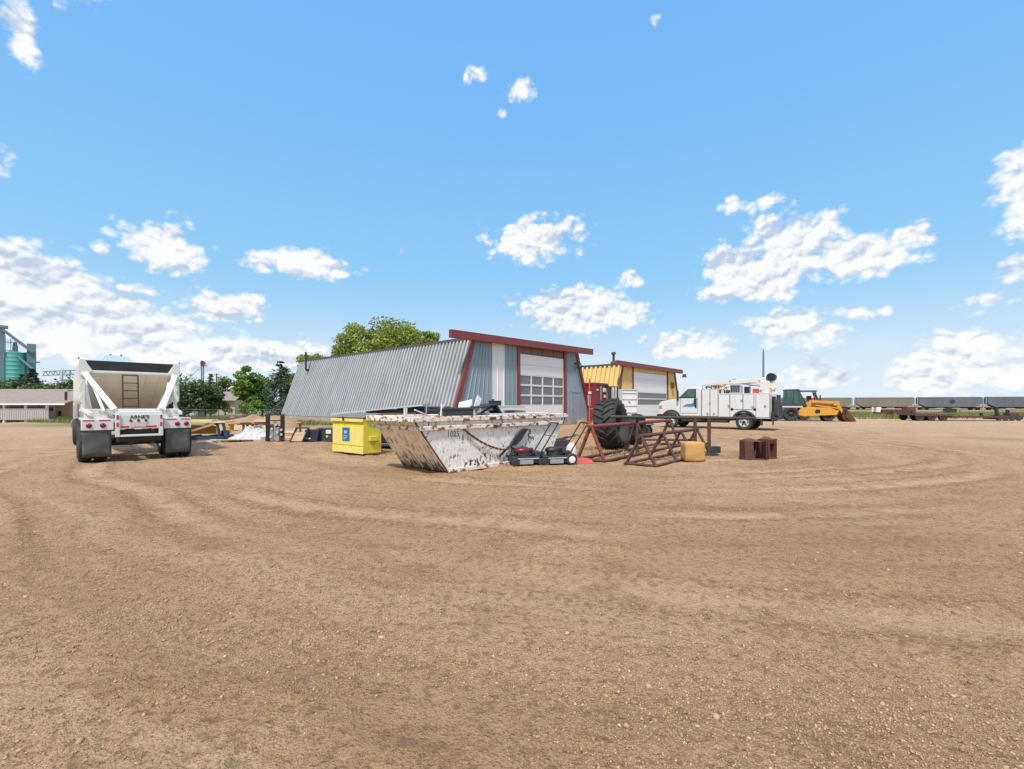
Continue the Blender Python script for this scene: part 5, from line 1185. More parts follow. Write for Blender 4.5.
# service body, left and right banks of cabinets
for side in (0, 1):
    x0, x1 = (0, .52) if side == 0 else (WT_ - .52, WT_)
    m = MB(); p = [(-1.46, .74), (-1.46, 2.30), (1.53, 2.30), (1.53, 2.62), (2.6, 2.62), (2.6, .74)] + [(.66, .74)] + arch(0, .50, .66, 21, 159) + [(-.66, .74)]
    m.prism(p, x0, x1, 'x'); bank = m.build('tool_cabinet', M_['truckwhite'], st, .012)
    xf = -.016 if side == 0 else WT_ + .002
    for (y0, y1, z0, z1) in ((2.08, 2.56, .84, 2.55), (1.58, 2.03, .84, 2.55), (.86, 1.50, .82, 2.22), (.08, .80, 1.30, 2.24), (-.56, .03, 1.30, 2.24), (-1.42, -.70, .82, 2.24)):
        m = MB(); m.b2((xf, y0, z0), (xf + .014, y1, z1)); d_ = m.build('cabinet_door', M_['truckwhite'], bank, .006)
        m = MB(); xq = xf + .0145 if side == 0 else xf - .0015; m.b2((xq, y0 - .035, z0 - .035), (xq + .001, y1 + .035, z1 + .035)); m.build('door_seal', M_['seal'], d_)
    m = MB()
    for (y, z) in ((2.06, 1.70), (.88, 1.52), (.12, 1.86), (-1.2, 1.5), (-.5, 1.45), (2.2, 1.0), (1.8, 1.0)):
        xx = xf - .03 if side == 0 else xf + .014
        m.lathe([(.07, 0), (.07, .025), (.03, .03), (.002, .03)], 14, AX('x', (xx, y, z)))
    m.build('door_latch', M_['steel'], bank)
    m = MB(); a = arch(0, .50, .62, 10, 170, 14); bq = arch(0, .50, .74, 10, 170, 14)
    m.prism(a + bq[::-1], (-.04 if side == 0 else WT_ - .1), (.1 if side == 0 else WT_ + .04), 'x'); m.build('wheel_arch', M_['rubber'], bank)
    m = MB()
    for y in (.70, -.62): m.lathe([(.085, 0), (.085, .02), (.002, .02)], 14, AX('x', ((-.02 if side == 0 else WT_), y, 1.30)))
    m.build('fuel_cap', M_['black'], bank)
m = MB(); m.b2((.52, -1.44, .92), (WT_ - .52, 2.58, 1.02)); m.b2((.52, 2.5, 1.02), (WT_ - .52, 2.58, 2.3)); m.build('bed_floor', M_['chassis'], st)
m = MB(); m.b2((.55, -1.5, .55), (.67, 4.9, .78)); m.b2((WT_ - .67, -1.5, .55), (WT_ - .55, 4.9, .78)); m.b2((.1, 1.0, .42), (.6, 2.3, .73)); m.b2((.08, 2.75, .48), (.3, 3.9, .58)); m.tube((.3, 2.4, .55), (.3, 4.0, .55), .16, 12); m.build('chassis', M_['chassis'], st)
m = MB(); m.b2((.0, -1.75, .66), (WT_, -1.48, .80)); m.b2((.1, -1.62, .80), (.5, -1.50, 1.15)); m.b2((WT_ - .5, -1.62, .8), (WT_ - .1, -1.5, 1.5)); m.build('rear_step', M_['chassis'], st, .02)
m = MB(); m.b2((.6, -1.75, .9), (1.0, -1.55, 1.9)); m.tube((1.4, -1.65, .8), (1.4, -1.65, 2.2), .12, 12); m.tube((1.8, -1.65, .8), (1.8, -1.65, 1.7), .14, 12); m.build('gas_bottle', M_['charcoal'], st, .02)
m = MB(); m.b2((.54, -1.43, 1.03), (WT_ - .54, -1.38, 2.1)); m.build('tailgate', M_['chassis'], st, .01)
m = MB(); m.b2((WT_ - .53, -1.52, .82), (WT_ - .02, -1.475, 2.1)); m.build('rear_cabinet_door', M_['charcoal'], st, .01)
for s, x in ((-1, .14), (1, WT_ - .14)):
    wheel(st, (x, 4.67, .47), .47, .26, 'x', 'rimwhite', face=s); wheel(st, (x + .02 * s, 0, .5), .5, .28, 'x', 'rimwhite', face=s); wheel(st, (x - s * .30, 0, .5), .5, .26, 'x', 'steel', face=s)
m = MB(); m.tube((.2, 0, .5), (WT_ - .2, 0, .5), .09); m.tube((.2, 4.67, .47), (WT_ - .2, 4.67, .47), .06); m.build('axle', M_['chassis'], st)
m = MB(); m.b2((-.02, -1.62, .35), (.3, -1.58, .7)); m.b2((.02, -.98, .30), (.4, -.95, .74)); m.build('mud_flap', M_['flap'], st)
# crane on the rear corner, boom lying forward over the bed
m = MB(); m.tube((.45, -1.15, 2.30), (.45, -1.15, 2.55), .30, 16); m.b2((.22, -1.40, 2.5), (.68, -.85, 3.05)); m.prism([(-1.55, 2.45), (-1.15, 2.9), (-.75, 3.12), (-.95, 3.3), (-1.5, 3.25), (-1.72, 2.6)], .30, .60, 'x'); cr = m.build('crane_mast', M_['white'], st, .02)
m = MB(); m.bar((.45, -1.0, 3.12), (.45, 2.5, 2.98), .20, .24); m.bar((.45, -.6, 2.88), (.45, .9, 2.95), .10, .10); m.bar((.45, 2.5, 2.98), (.45, 2.75, 2.96), .16, .18); m.build('boom', M_['white'], cr, .012)
m = MB(); m.tube((.22, -1.45, 3.28), (.68, -1.45, 3.28), .25, 20); m.build('winch_drum', M_['black'], cr)
m = MB(); m.tube((.45, -.9, 2.75), (.45, .35, 2.96), .06, 10); m.build('lift_ram', M_['chrome'], cr)
m = MB(); m.bar((.30, .95, 3.12), (.60, .62, 3.26), .04, .05); m.bar((.45, .9, 3.13), (.45, -.3, 3.16), .05, .04); m.build('warning_bar', M_['redplastic'], cr)
m = MB(); m.b2((.30, -1.62, 2.40), (.60, -.5, 2.50)); m.build('mast_base', M_['machyellow'], cr, .01)
m = MB(); m.tube((.45, -.25, 2.3), (.45, -.25, 3.0), .05, 10); m.b2((.36, -.32, 2.98), (.54, -.18, 3.06)); m.build('boom_rest', M_['steel'], st)
m = MB(); [m.b2((.02 , .22 + .11 * i, 2.36), (.06, .25 + .11 * i, 2.86)) for i in range(6)]; [m.b2((.0, .18, z), (.08, .86, z + .05)) for z in (2.31, 2.84)]; m.b2((.08, .2, 2.31), (.5, .84, 2.8)); m.build('guard_cage', M_['greypanel'], st)
m = MB(); [m.b2((-.006, .27 + .11 * i, 2.37), (.015, .34 + .11 * i, 2.83)) for i in range(5)]; m.build('cage_gap', M_['charcoal'], st)
m = MB(); m.b2((.1, -.22, 2.31), (.45, .02, 2.72)); m.build('compressor', M_['black'], st, .02)
for k in range(5):
    y = 2.3 - .28 * k
    m = MB(); m.tube((.1 + .06 * (k % 2), y, 2.63 if y > 1.55 else 2.32), (.1 + .06 * (k % 2), y, 2.74 if y > 1.55 else 2.55), .05, 8); m.build('beacon', M_['charcoal'], st)
m = MB()
rr_ = random.Random(3)
for k in range(9):
    y = 2.4 - .12 * k; m.bar((.1, y, 2.72 + .1 * rr_.random()), (.42, y - .25 + .3 * rr_.random(), 2.74 + .18 * rr_.random()), .05, .07)
m.build('straps', M_['rust'], st)
for (y, z, w, d, hh, mk, nm) in ((-.62, 2.31, .30, .30, .28, 'redplastic', 'tool_box'), (.98, 2.31, .25, .36, .22, 'charcoal', 'tool_box'), (1.30, 2.63, .0, .0, .0, '', ''), (1.75, 2.63, .36, .3, .16, 'machyellow', 'tool_box')):
    if w: m = MB(); m.b2((.10, y - w / 2, z), (.10 + d, y + w / 2, z + hh)); m.build(nm, M_[mk], st, .015)
m = MB(); [m.tube((.05, y, 2.63), (.05, y, 2.86), .018, 6) for y in (1.6, 2.05, 2.55)]; m.tube((.05, 1.55, 2.86), (.05, 2.6, 2.86), .018, 6); m.build('roof_rail', M_['steel'], st)
m = MB(); m.path([(.12, 1.45, 2.7), (.15, 1.25, 2.82), (.2, 1.05, 2.6), (.15, .98, 2.4), (.2, 1.2, 2.36)], .04, 8); m.path([(.14, 1.5, 2.62), (.2, 1.3, 2.55), (.12, 1.1, 2.72), (.2, .95, 2.75)], .035, 8); m.build('hose', M_['machyellow'], st)

# ------------------------------------------------------------------ backhoe loader
bk = thing('backhoe_loader', 'yellow loader with dark green glazed cab and black bucket behind the service truck', 'loader', (29.3, 44.8, 0), math.atan2(-.40, .917))
m = MB(); m.prism([(-1.35, .95), (-1.1, 1.32), (1.1, 1.30), (1.9, 1.0), (1.75, .62), (-.9, .45), (-1.4, .6)], -1.05, -.85, 'y'); m.prism([(-1.35, .95), (-1.1, 1.32), (1.1, 1.30), (1.9, 1.0), (1.75, .62), (-.9, .45), (-1.4, .6)], .85, 1.05, 'y'); m.build('loader_frame', M_['machyellow'], bk, .03)
m = MB(); m.prism([(-.9, .7), (-.9, 1.75), (.2, 1.85), (1.9, 1.7), (2.0, .7)], -.5, .5, 'y'); m.build('engine_hood', M_['machyellow'], bk, .05)
m = MB(); m.prism([(.0, .80), (.15, .72), (.42, .80), (.42, 1.1), (.15, 1.15), (.0, 1.0)], -1.06, -1.051, 'y'); m.build('step_hole', M_['black'], bk)
m = MB()
for s in (-1, 1): m.bar((-.2, s * .7, 1.9), (1.7, s * .7, 1.75), .14, .24); m.bar((1.7, s * .7, 1.8), (2.35, s * .7, .75), .14, .26); m.bar((.1, s * .7, 1.5), (1.9, s * .7, 1.25), .1, .12)
m.b2((1.55, -.8, 1.5), (2.0, .8, 1.9)); m.build('loader_arm', M_['machyellow'], bk, .02)
m = MB(); m.prism([(2.3, .1), (2.15, .5), (2.25, 1.1), (2.4, 1.3), (2.5, 1.1), (2.4, .5), (2.65, .22), (3.2, .1), (3.2, .04), (2.4, .03)], -1.2, 1.2, 'y')
for s in (-1.2, 1.17): m.prism([(2.3, .1), (2.25, 1.1), (2.45, 1.25), (3.2, .08)], s, s + .03, 'y')
m.build('bucket', M_['rust'], bk, .01)
m = MB(); m.prism([(-2.5, 1.40), (-2.5, 1.78), (-.70, 1.78), (-.62, 1.60), (-.62, 1.40)], -.74, .74, 'y'); cb = m.build('cab', M_['charcoal'], bk, .03)
m = MB()
for y in (-.75, .75):
    for (a, c) in (((-2.47, 1.45), (-2.36, 2.97)), ((-1.72, 1.45), (-1.72, 2.97)), ((-.64, 1.5), (-1.29, 2.97))): m.bar((a[0], y, a[1]), (c[0], y, c[1]), .06, .09)
m.prism([(-2.5, 2.97), (-2.42, 3.08), (-1.3, 3.10), (-1.15, 2.97)], -.82, .82, 'y'); m.build('cab_frame', M_['charcoal'], cb, .01)
for y in (-.74, .725):
    m = MB(); m.prism([(-2.45, 1.78), (-2.35, 2.97), (-1.32, 2.97), (-.72, 1.78)], y, y + .015, 'y'); m.build('side_glass', M_['clearglass'], cb)
m = MB(); m.hexa([(-2.47, -.7, 1.8), (-2.455, -.7, 1.8), (-2.455, .7, 1.8), (-2.47, .7, 1.8), (-2.37, -.7, 2.97), (-2.355, -.7, 2.97), (-2.355, .7, 2.97), (-2.37, .7, 2.97)]); m.build('rear_glass', M_['clearglass'], cb)
m = MB(); m.hexa([(-.66, -.7, 1.8), (-.64, -.7, 1.8), (-.64, .7, 1.8), (-.66, .7, 1.8), (-1.29, -.7, 2.97), (-1.27, -.7, 2.97), (-1.27, .7, 2.97), (-1.29, .7, 2.97)]); m.build('windscreen', M_['clearglass'], cb)
m = MB(); m.b2((-2.2, -.28, 1.785), (-1.65, .28, 2.0)); m.b2((-2.3, -.28, 2.0), (-2.15, .28, 2.75)); m.build('seat', M_['black'], cb, .04)
m = MB(); m.b2((-1.2, -.3, 1.785), (-.95, .3, 2.2)); m.lathe([(.2, 0), (.22, .015), (.2, .03)], 16, Matrix.Translation((-1.3, 0, 2.25)), close=True); m.build('dashboard', M_['charcoal'], cb)
m = MB(); m.b2((-2.9, -1.05, 1.30), (-1.0, -.5, 1.44)); m.b2((-2.9, .5, 1.30), (-1.0, 1.05, 1.44)); m.build('rear_fender', M_['greypanel'], bk, .02)
m = MB(); m.b2((-3.3, -.5, .5), (-2.0, .5, 1.3)); m.bar((-3.2, 0, .6), (-3.9, 0, 2.2), .3, .3); m.build('hoe_frame', M_['greypanel'], bk, .03)
for s in (-1, 1):
    wheel(bk, (-1.95, s * .85, .68), .68, .42, 'y', 'chassis', face=s); wheel(bk, (1.1, s * .78, .42), .42, .3, 'y', 'rust', face=s)
m = MB(); m.tube((.55, -.3, 1.8), (.55, -.3, 2.5), .06, 10); m.build('exhaust_stack', M_['charcoal'], bk)
# second machine behind it
sk2 = thing('wheel_loader', 'second loader with open dark canopy half hidden behind the yellow loader', 'loader', (31.3, 47.6, 0), math.atan2(-.40, .917))
m = MB(); m.prism([(-1.6, .6), (-1.6, 1.5), (.9, 1.5), (1.8, 1.3), (1.8, .6)], -.7, .7, 'y'); m.build('hull', M_['machyellow'], sk2, .04)
m = MB(); m.b2((-1.5, -.75, 2.92), (.1, .75, 3.05)); [m.bar((x, y, 1.5), (x2, y, 2.92), .08, .08) for y in (-.68, .68) for (x, x2) in ((-1.35, -1.4), (.3, -.05))]; m.build('canopy', M_['charcoal'], sk2, .01)
m = MB(); m.prism([(-.02, 2.85), (-.05, 2.87), (.5, 1.5), (.55, 1.5)], -.6, .6, 'y'); m.build('windscreen', M_['glassgrey'], sk2)
m = MB(); m.b2((-.7, -.2, 1.9), (-.3, .2, 2.5)); m.build('seat', M_['contred'], sk2, .04)
for s in (-1, 1): [wheel(sk2, (x, s * .75, .55), .55, .4, 'y', 'rust', face=s) for x in (-1.1, 1.1)]
# ------------------------------------------------------------------ railway and hopper cars
RA = Vector((126.4, 170.5, 0)); RD = Vector((16.4, -7.5, 0)); RL = RD.length; RDn = RD.normalized(); RANG = math.atan2(RD.y, RD.x)
def rp(s): return RA + RDn * s + Vector((0, 0, -.48))
bal = MB(); c, s_ = math.cos(RANG), math.sin(RANG)
bal.prism([(-3.2, -.3), (-1.9, .16), (1.9, .16), (3.2, -.3)], -400, 300, 'x')
o = bal.build('rail_embankment', mat("rail ballast", (.26, .20, .165), .95, var=.25, vscale=2, bump=.5, bscale=8)); o.location = rp(0); o.rotation_euler = (0, 0, RANG); tag(o, kind='structure')
rl_ = MB(); [rl_.b2((-400, y - .04, .165), (300, y + .04, .32)) for y in (-.72, .72)]
o = rl_.build('rail_track', M_['rust']); o.location = rp(0); o.rotation_euler = (0, 0, RANG); tag(o, kind='structure')
def hopper_car(k, m, label, emblem=False):
    L2 = RL / 2
    t = thing('hopper_car', label, 'rail car', rp((k + .5) * RL), RANG, 'grain hopper cars on the railway')
    e = L2 - .65
    b = MB(); b.prism([(-e, 2.3), (-e, 4.45), (e, 4.45), (e, 2.3), (e - 2.0, 1.2), (-e + 2.0, 1.2)], -1.5, 1.5, 'y'); b.build('hopper_body', m, t, .05)
    b = MB(); b.prism([(-1.3, 4.45), (-.8, 4.72), (.8, 4.72), (1.3, 4.45)], -e + .1, e - .1, 'x')
    b.build('roof', m, t)
    b = MB(); b.b2((-e, -1.56, 4.28), (e, -1.505, 4.45)); b.b2((-e + 2.2, -1.56, 1.30), (e - 2.2, -1.505, 1.5)); [b.b2((x - .06, -1.55, 1.5), (x + .06, -1.505, 4.28)) for x in np.linspace(-e + 2.3, e - 2.3, 7)]; b.build('side_rib', m, t)
    b = MB()
    for x in (-4.2, 0, 4.2): b.hexa([(x - .5, -.8, .7), (x + .5, -.8, .7), (x + .5, .8, .7), (x - .5, .8, .7), (x - 1.6, -1.3, 1.38), (x + 1.6, -1.3, 1.38), (x + 1.6, 1.3, 1.38), (x - 1.6, 1.3, 1.38)])
    b.b2((-L2 + .3, -.4, .95), (L2 - .3, .4, 1.25)); b.build('hopper_chutes', M_['chassis'], t)
    for s in (-1, 1):
        b = MB(); x = s * (L2 - 2.3)
        [b.lathe([(.44, -.05), (.44, .05), (.005, .05)], 16, AX('y', (x + dx, y, .76))) for dx in (-.9, .9) for y in (-.75, .75)]
        [b.b2((x - 1.3, y - .1, .6), (x + 1.3, y + .1, .95)) for y in (-.95, .95)]; b.build('bogie', M_['chassis'], t)
        b = MB(); x = s * (L2 - .35)
        [b.tube((x, y, 1.0), (x, y, 4.5), .07, 6) for y in (-1.4, -.9)]; [b.tube((x, -1.4, z), (x, -.9, z), .04, 6) for z in (1.6, 2.2, 2.8, 3.4, 4.0)]; b.build('ladder', M_['greypanel'], t)
        b = MB(); b.bar((s * (L2 - .5), -1.2, 1.3), (s * (e - .05), -1.2, 2.2), .12, .12); b.bar((s * (L2 - .5), 1.2, 1.3), (s * (e - .05), 1.2, 2.2), .12, .12); b.b2((s * (L2 - 2.2), -1.4, 1.0), (s * (L2 - .35), 1.4, 1.12)); b.build('end_platform', m, t)
    if emblem:
        b = MB(); b.lathe([(.75, 0), (.75, .02), (.7, .025), (.002, .025)], 24, AX('y', (.6, -1.53, 3.1)) @ Matrix.Rotation(R(180), 4, 'X')); b.build('emblem', M_['charcoal'], t)
hopper_car(-2, M_['railblue'], 'blue grey hopper car mostly hidden behind the white service truck')
hopper_car(-1, M_['railtan'], 'tan grey hopper car directly behind the yellow loader')
hopper_car(0, M_['railtan'], 'tan grey hopper car just right of the loader bucket')
hopper_car(1, M_['railblue'], 'blue grey hopper car with a round dark emblem on its side', True)
hopper_car(2, M_['railblue'], 'blue grey hopper car cut off by the right edge of the photo')
hopper_car(3, M_['railtan'], 'tan grey hopper car beyond the right edge of the photo')

# ------------------------------------------------------------------ flat trailers and implements by the grass strip
t = thing('flatbed_trailer', 'low rusty flatbed trailer with three axles at the yard edge', 'trailer', (39.6, 45.2, 0), math.atan2(-.10, 1)); t.scale = (1, 1, .82)
m = MB(); m.b2((0, 0, .62), (3.4, 2.4, .78)); m.b2((3.4, .2, .42), (8.0, 2.2, .60)); m.b2((0, -.03, .55), (3.4, .05, .70)); m.b2((3.4, .15, .36), (8.0, .25, .6)); m.build('deck', M_['rustbrown'], t, .01)
m = MB(); m.b2((8.0, .8, .3), (8.6, 1.6, .7)); m.b2((7.6, .3, .6), (7.8, .5, 1.0)); m.b2((6.2, .3, .6), (6.35, .5, .95)); m.build('hitch', M_['chassis'], t)
m = MB(); m.b2((.2, .1, .79), (1.5, .8, .95)); m.bar((1.7, .5, .82), (3.0, .4, 1.15), .1, .1); m.bar((4.2, .3, .62), (4.35, .4, 1.25), .1, .1); m.build('deck_load', M_['wooddark'], t)
for x in (.5, 1.55, 2.6):
    for y in (.12, 2.28): wheel(t, (x, y, .37), .37, .26, 'y', 'rustbrown', face=-1 if y < 1 else 1)
t = thing('tillage_implement', 'short rusty implement with two upright levers at the far right of the yard edge', 'implement', (47.4, 45.2, 0), R(-5))
m = MB(); m.b2((0, 0, .15), (2.6, 1.2, .5)); m.b2((1.5, .1, .5), (2.3, .8, .75)); m.build('frame', M_['rustbrown'], t, .01)
for x, h_ in ((.35, 1.35), (1.35, 1.05)):
    m = MB(); m.b2((x, .2, .4), (x + .2, .4, h_)); m.build('lever', M_['chassis'], t)
m = MB(); [m.lathe([(.28, -.04), (.28, .04), (.01, .05)], 14, AX('y', (x, .0, .28))) for x in (.4, 1.0, 1.6, 2.2)]; m.build('disc', M_['darkpipe'], t)
t = thing('spray_cart', 'red framed cart carrying a white tank in the weeds before the railway', 'cart', (48.0, 60.0, 0), R(-8))
m = MB(); m.b2((0, 0, .4), (4.6, 1.6, .6)); m.b2((.3, .2, .6), (4.3, .35, .95)); m.build('frame', M_['rust'], t, .01)
m = MB(); m.tube((.3, .8, .6), (.3, .8, 1.25), .34, 16, .28); m.build('tank', M_['whitepanel'], t, .03)
for x in (1.2, 3.6): wheel(t, (x, .0, .38), .38, .22, 'y', 'rust')
m = MB(); m.b2((3.4, .3, .6), (4.4, 1.2, 1.3)); m.build('seed_box', M_['rustred'], t)
t = thing('grain_auger', 'dark squat implement standing in the grass below the blue grey hopper car', 'implement', (86.8, 92.0, -.5), R(-20)); t.scale = (.75, .75, .75)
m = MB(); m.b2((0, 0, .5), (2.3, 1.6, 1.7)); m.tube((1.1, .8, 1.7), (1.1, .8, 2.2), .5, 12); m.build('hull', M_['chassis'], t, .05)
m = MB(); [m.bar((1.1, .8, .6), (x, y, 0), .14, .14) for x in (-.3, 2.5) for y in (-.2, 1.8)]; m.build('leg', M_['chassis'], t)
t = thing('marker_sign', 'small white post with red cap in the grass right of the loader bucket', 'marker post', (58.0, 74.0, 0), 0)
m = MB(); m.tube((0, 0, 0), (0, 0, 1.2), .12, 8); m.build('post', M_['whitepanel'], t)
m = MB(); m.tube((0, 0, 1.2), (0, 0, 1.5), .14, 8); m.build('cap', M_['redplastic'], t)
t = thing('light_mast', 'tall thin dark mast rising behind the service truck', 'mast', (34.7, 63.5, 0), 0)
m = MB(); m.tube((0, 0, 0), (0, 0, 8.9), .16, 10, .12); m.build('pole', M_['tealgrey'], t)
m = MB(); m.tube((0, 0, 8.9), (0, 0, 9.2), .05, 8); m.build('lightning_rod', M_['charcoal'], t)

# ------------------------------------------------------------------ foliage
def leaf_quads(P_, size, tone, flat=0.0, aspect=.62):
    n = len(P_)
    a = rng.normal(size=(n, 3)); a /= np.linalg.norm(a, axis=1)[:, None]
    b = rng.normal(size=(n, 3)); b -= (b * a).sum(1)[:, None] * a; b /= np.linalg.norm(b, axis=1)[:, None]
    if flat: a[:, 2] *= (1 - flat); b[:, 2] *= (1 - flat)
    s = (size * (.6 + .8 * rng.random(n)))[:, None]
    V = np.stack([P_ - a * s, P_ - b * s * aspect * .8 + a * s * .1, P_ + a * s, P_ + b * s * aspect], 1).reshape(-1, 3)
    F = np.arange(n * 4).reshape(n, 4)
    T = np.repeat(tone, 4, 0)
    return V, F, T
def crown_obj(name, V, F, T, m, parent):
    me = tri_mesh(name, V, F, T, m); o = bpy.data.objects.new(name, me); COL.objects.link(o); o.parent = parent; return o
def zat(x, y): return float(macro(np.array(x), np.array(y)))
def broad_tree(name, label, x, y, h, w, m, seed, trunk=.3, nclump=26, leaves=150, leaf=.17, group=None, squash=1.0, low=.22, cat='tree', zb=None, gap=.0):
    global rng
    old = rng; rng = np.random.default_rng(seed)
    z0 = zat(x, y) if zb is None else zb
    t = thing(name, label, cat, (x, y, z0), 0, group)
    tb = MB(); th = h * .62
    tb.tube((0, 0, -.1), (.05, 0, h * low), h * .028, 8, h * .022, cap=False)
    tb.tube((.05, 0, h * low), (0, .1, th), h * .022, 8, h * .008, cap=False)
    cl = []
    for k in range(nclump):
        for _ in range(30):
            p = rng.normal(size=3); p /= np.linalg.norm(p); p *= rng.random() ** .4
            q = np.array([p[0] * w / 2 * .82, p[1] * w / 2 * .82, h * (low + 1) / 2 + p[2] * h * (1 - low) / 2 * .86 * squash])
            # narrower towards the top and bottom
            if rng.random() > gap: break
        cl.append((q, w * (.13 + .11 * rng.random())))
    for k in range(min(9, nclump)):
        q = cl[k][0]; s0 = Vector((0, 0, h * (low + .28 * rng.random())))
        tb.tube(s0, Vector(q) * .95, h * .011, 6, h * .004, cap=False)
    tb.build('trunk', M_['bark'], t)
    Ps = []; Tn = []
    for (q, r_) in cl:
        n = int(leaves * (.6 + .8 * rng.random()))
        d = rng.normal(size=(n, 3)); d /= np.linalg.norm(d, axis=1)[:, None]
        rad = r_ * (.35 + .75 * rng.random(n) ** .55)[:, None]
        p = q + d * rad * np.array([1.15, 1.15, .8])
        Ps.append(p); base = .72 + .55 * rng.random()
        tn = np.clip(base * (.7 + .6 * rng.random(n)), .3, 1.7)
        hue = .9 + .25 * rng.random()
        Tn.append(np.stack([tn * hue, tn, tn * .95], 1))
    V, F, T = leaf_quads(np.concatenate(Ps), leaf, np.concatenate(Tn))
    V[:, 2] = np.maximum(V[:, 2], .05)
    crown_obj('crown', V, F, T, m, t)
    rng = old
    return t
def conifer(name, label, x, y, h, w, seed, m, group=None, leaves=46, leaf=.16, zb=None, column=False):
    global rng
    old = rng; rng = np.random.default_rng(seed)
    z0 = zat(x, y) if zb is None else zb
    t = thing(name, label, 'tree', (x, y, z0), 0, group)
    tb = MB(); tb.tube((0, 0, -.1), (0, 0, h * .97), h * .02, 8, h * .004, cap=False); 
    Ps = []; Tn = []
    nl = int(h * 3.4)
    for L_ in range(nl):
        f = (L_ + rng.random() * .6) / nl; z = h * (.05 + .93 * f)
        rad = w / 2 * ((1 - f) ** .75 if not column else (1 - f ** 3) * .95) + .12
        nb = max(4, int(9 * (1 - f) + 3))
        for b_i in range(nb):
            a = rng.random() * 6.283; ln = rad * (.7 + .45 * rng.random())
            ex = np.array([math.cos(a) * ln, math.sin(a) * ln, -ln * .28 + .08])
            if L_ % 2 == 0 and b_i < 4: tb.tube((0, 0, z), tuple(np.array([0, 0, z]) + ex * .9), h * .004, 4, h * .0015, cap=False)
            u = rng.random(leaves) ** .7
            p = np.array([0, 0, z]) + ex * u[:, None]; sp = .13 * ln + .05
            p = p + rng.normal(size=(leaves, 3)) * np.array([sp, sp, sp * .55]); p[:, 2] += .10 * np.sin(u * 3.1) * ln
            Ps.append(p); br = .65 + .6 * rng.random()
            tn = br * (.6 + .55 * u + .3 * rng.random(leaves)); Tn.append(np.stack([tn, tn, tn * 1.05], 1))
    tb.build('trunk', M_['bark'], t)
    V, F, T = leaf_quads(np.concatenate(Ps), leaf, np.concatenate(Tn), .35, .4)
    V[:, 2] = np.maximum(V[:, 2], .05)
    crown_obj('crown', V, F, T, m, t)
    rng = old
    return t
def px2x(px, d): return (px - 512) / FPX * d
def topz(py, d): return EYE + (HZ - py) / FPX * d
D_ = 74
for (px, py, d, wpx, sd, lab) in ((358, 324, 74, 38, 21, 'left rounded yellow green tree rising behind the grey shop roof'),
                              (392, 320.5, 76, 46, 22, 'tallest yellow green tree in the middle behind the grey shop roof'),
                              (427, 325, 78, 20, 23, 'small yellow green tree top nearest the red fascia behind the grey shop'),
                              (316, 351, 72, 30, 24, 'low yellow green tree top beside the vent pipe of the grey shop')):
    h_ = topz(py, d); w_ = wpx / FPX * d * 1.25
    broad_tree('broadleaf_tree', lab, px2x(px, d), d, h_ * 1.03, w_, M_['leaflight'], sd, nclump=46, leaves=260, leaf=.20, group='trees behind the grey shop', low=.30)
# trees left of the grey shop
GRP = 'trees beyond the scrap piles'
broad_tree('broadleaf_tree', 'broad dark low tree directly right of the belly dump trailer', px2x(184, 52), 52, topz(379, 52), 6.2, M_['leafdark'], 31, nclump=34, leaves=170, leaf=.17, group=GRP, low=.12)
broad_tree('broadleaf_tree', 'dark low spreading tree just left of the brown roofed bungalow', px2x(205, 54), 54, topz(383, 54), 3.6, M_['leafdark'], 32, nclump=28, leaves=170, leaf=.16, group=GRP, low=.1)
conifer('columnar_tree', 'narrow columnar dark evergreen beside the red topped grain leg', px2x(210.5, 66), 66, topz(372.5, 66), 1.5, 33, M_['leafdark'], group=GRP, leaves=26, leaf=.16, column=True)
broad_tree('broadleaf_tree', 'thin pale olive tree above the brown bungalow roof', px2x(225.5, 100), 100, topz(371, 100), 4.4, M_['leafpale'], 34, nclump=16, leaves=80, leaf=.26, group=GRP, low=.42)
broad_tree('bush', 'dark clipped bush before the brown bungalow window', px2x(225, 68), 68, topz(398.5, 68) , 2.2, M_['leafdark'], 35, nclump=12, leaves=120, leaf=.12, low=.0, cat='bush')
broad_tree('broadleaf_tree', 'tall bright green poplar between the bungalow and the dark spruce', px2x(247, 58), 58, topz(363.5, 58), 3.1, M_['leafmid'], 36, nclump=34, leaves=170, leaf=.17, group=GRP, low=.06)
broad_tree('broadleaf_tree', 'green leafy tree immediately left of the dark spruce', px2x(262, 61), 61, topz(368, 61), 3.4, M_['leafmid'], 37, nclump=26, leaves=150, leaf=.17, group=GRP, low=.06)
broad_tree('bush', 'bright green rounded shrub at the foot of the tall poplar', px2x(252, 52), 52, topz(399, 52), 2.8, M_['leafmid'], 38, nclump=14, leaves=120, leaf=.13, low=.0, cat='bush')
conifer('spruce_tree', 'dark bluish spruce at the far corner of the grey shop', px2x(281, 54), 54, topz(360, 54), 6.2, 39, M_['needle'], group=GRP, leaves=40, leaf=.17)
broad_tree('broadleaf_tree', 'yellow green tree peeping out between the spruce and the grey shop', px2x(290, 72), 72, topz(372, 72), 3.6, M_['leaflight'], 40, nclump=18, leaves=120, leaf=.2, group=GRP, low=.2)
broad_tree('hedge_tree', 'dark hedge like tree right behind the trailer fender', px2x(170, 60), 60, topz(398, 60), 4.0, M_['leafdark'], 41, nclump=18, leaves=140, leaf=.17, group=GRP, low=.0)
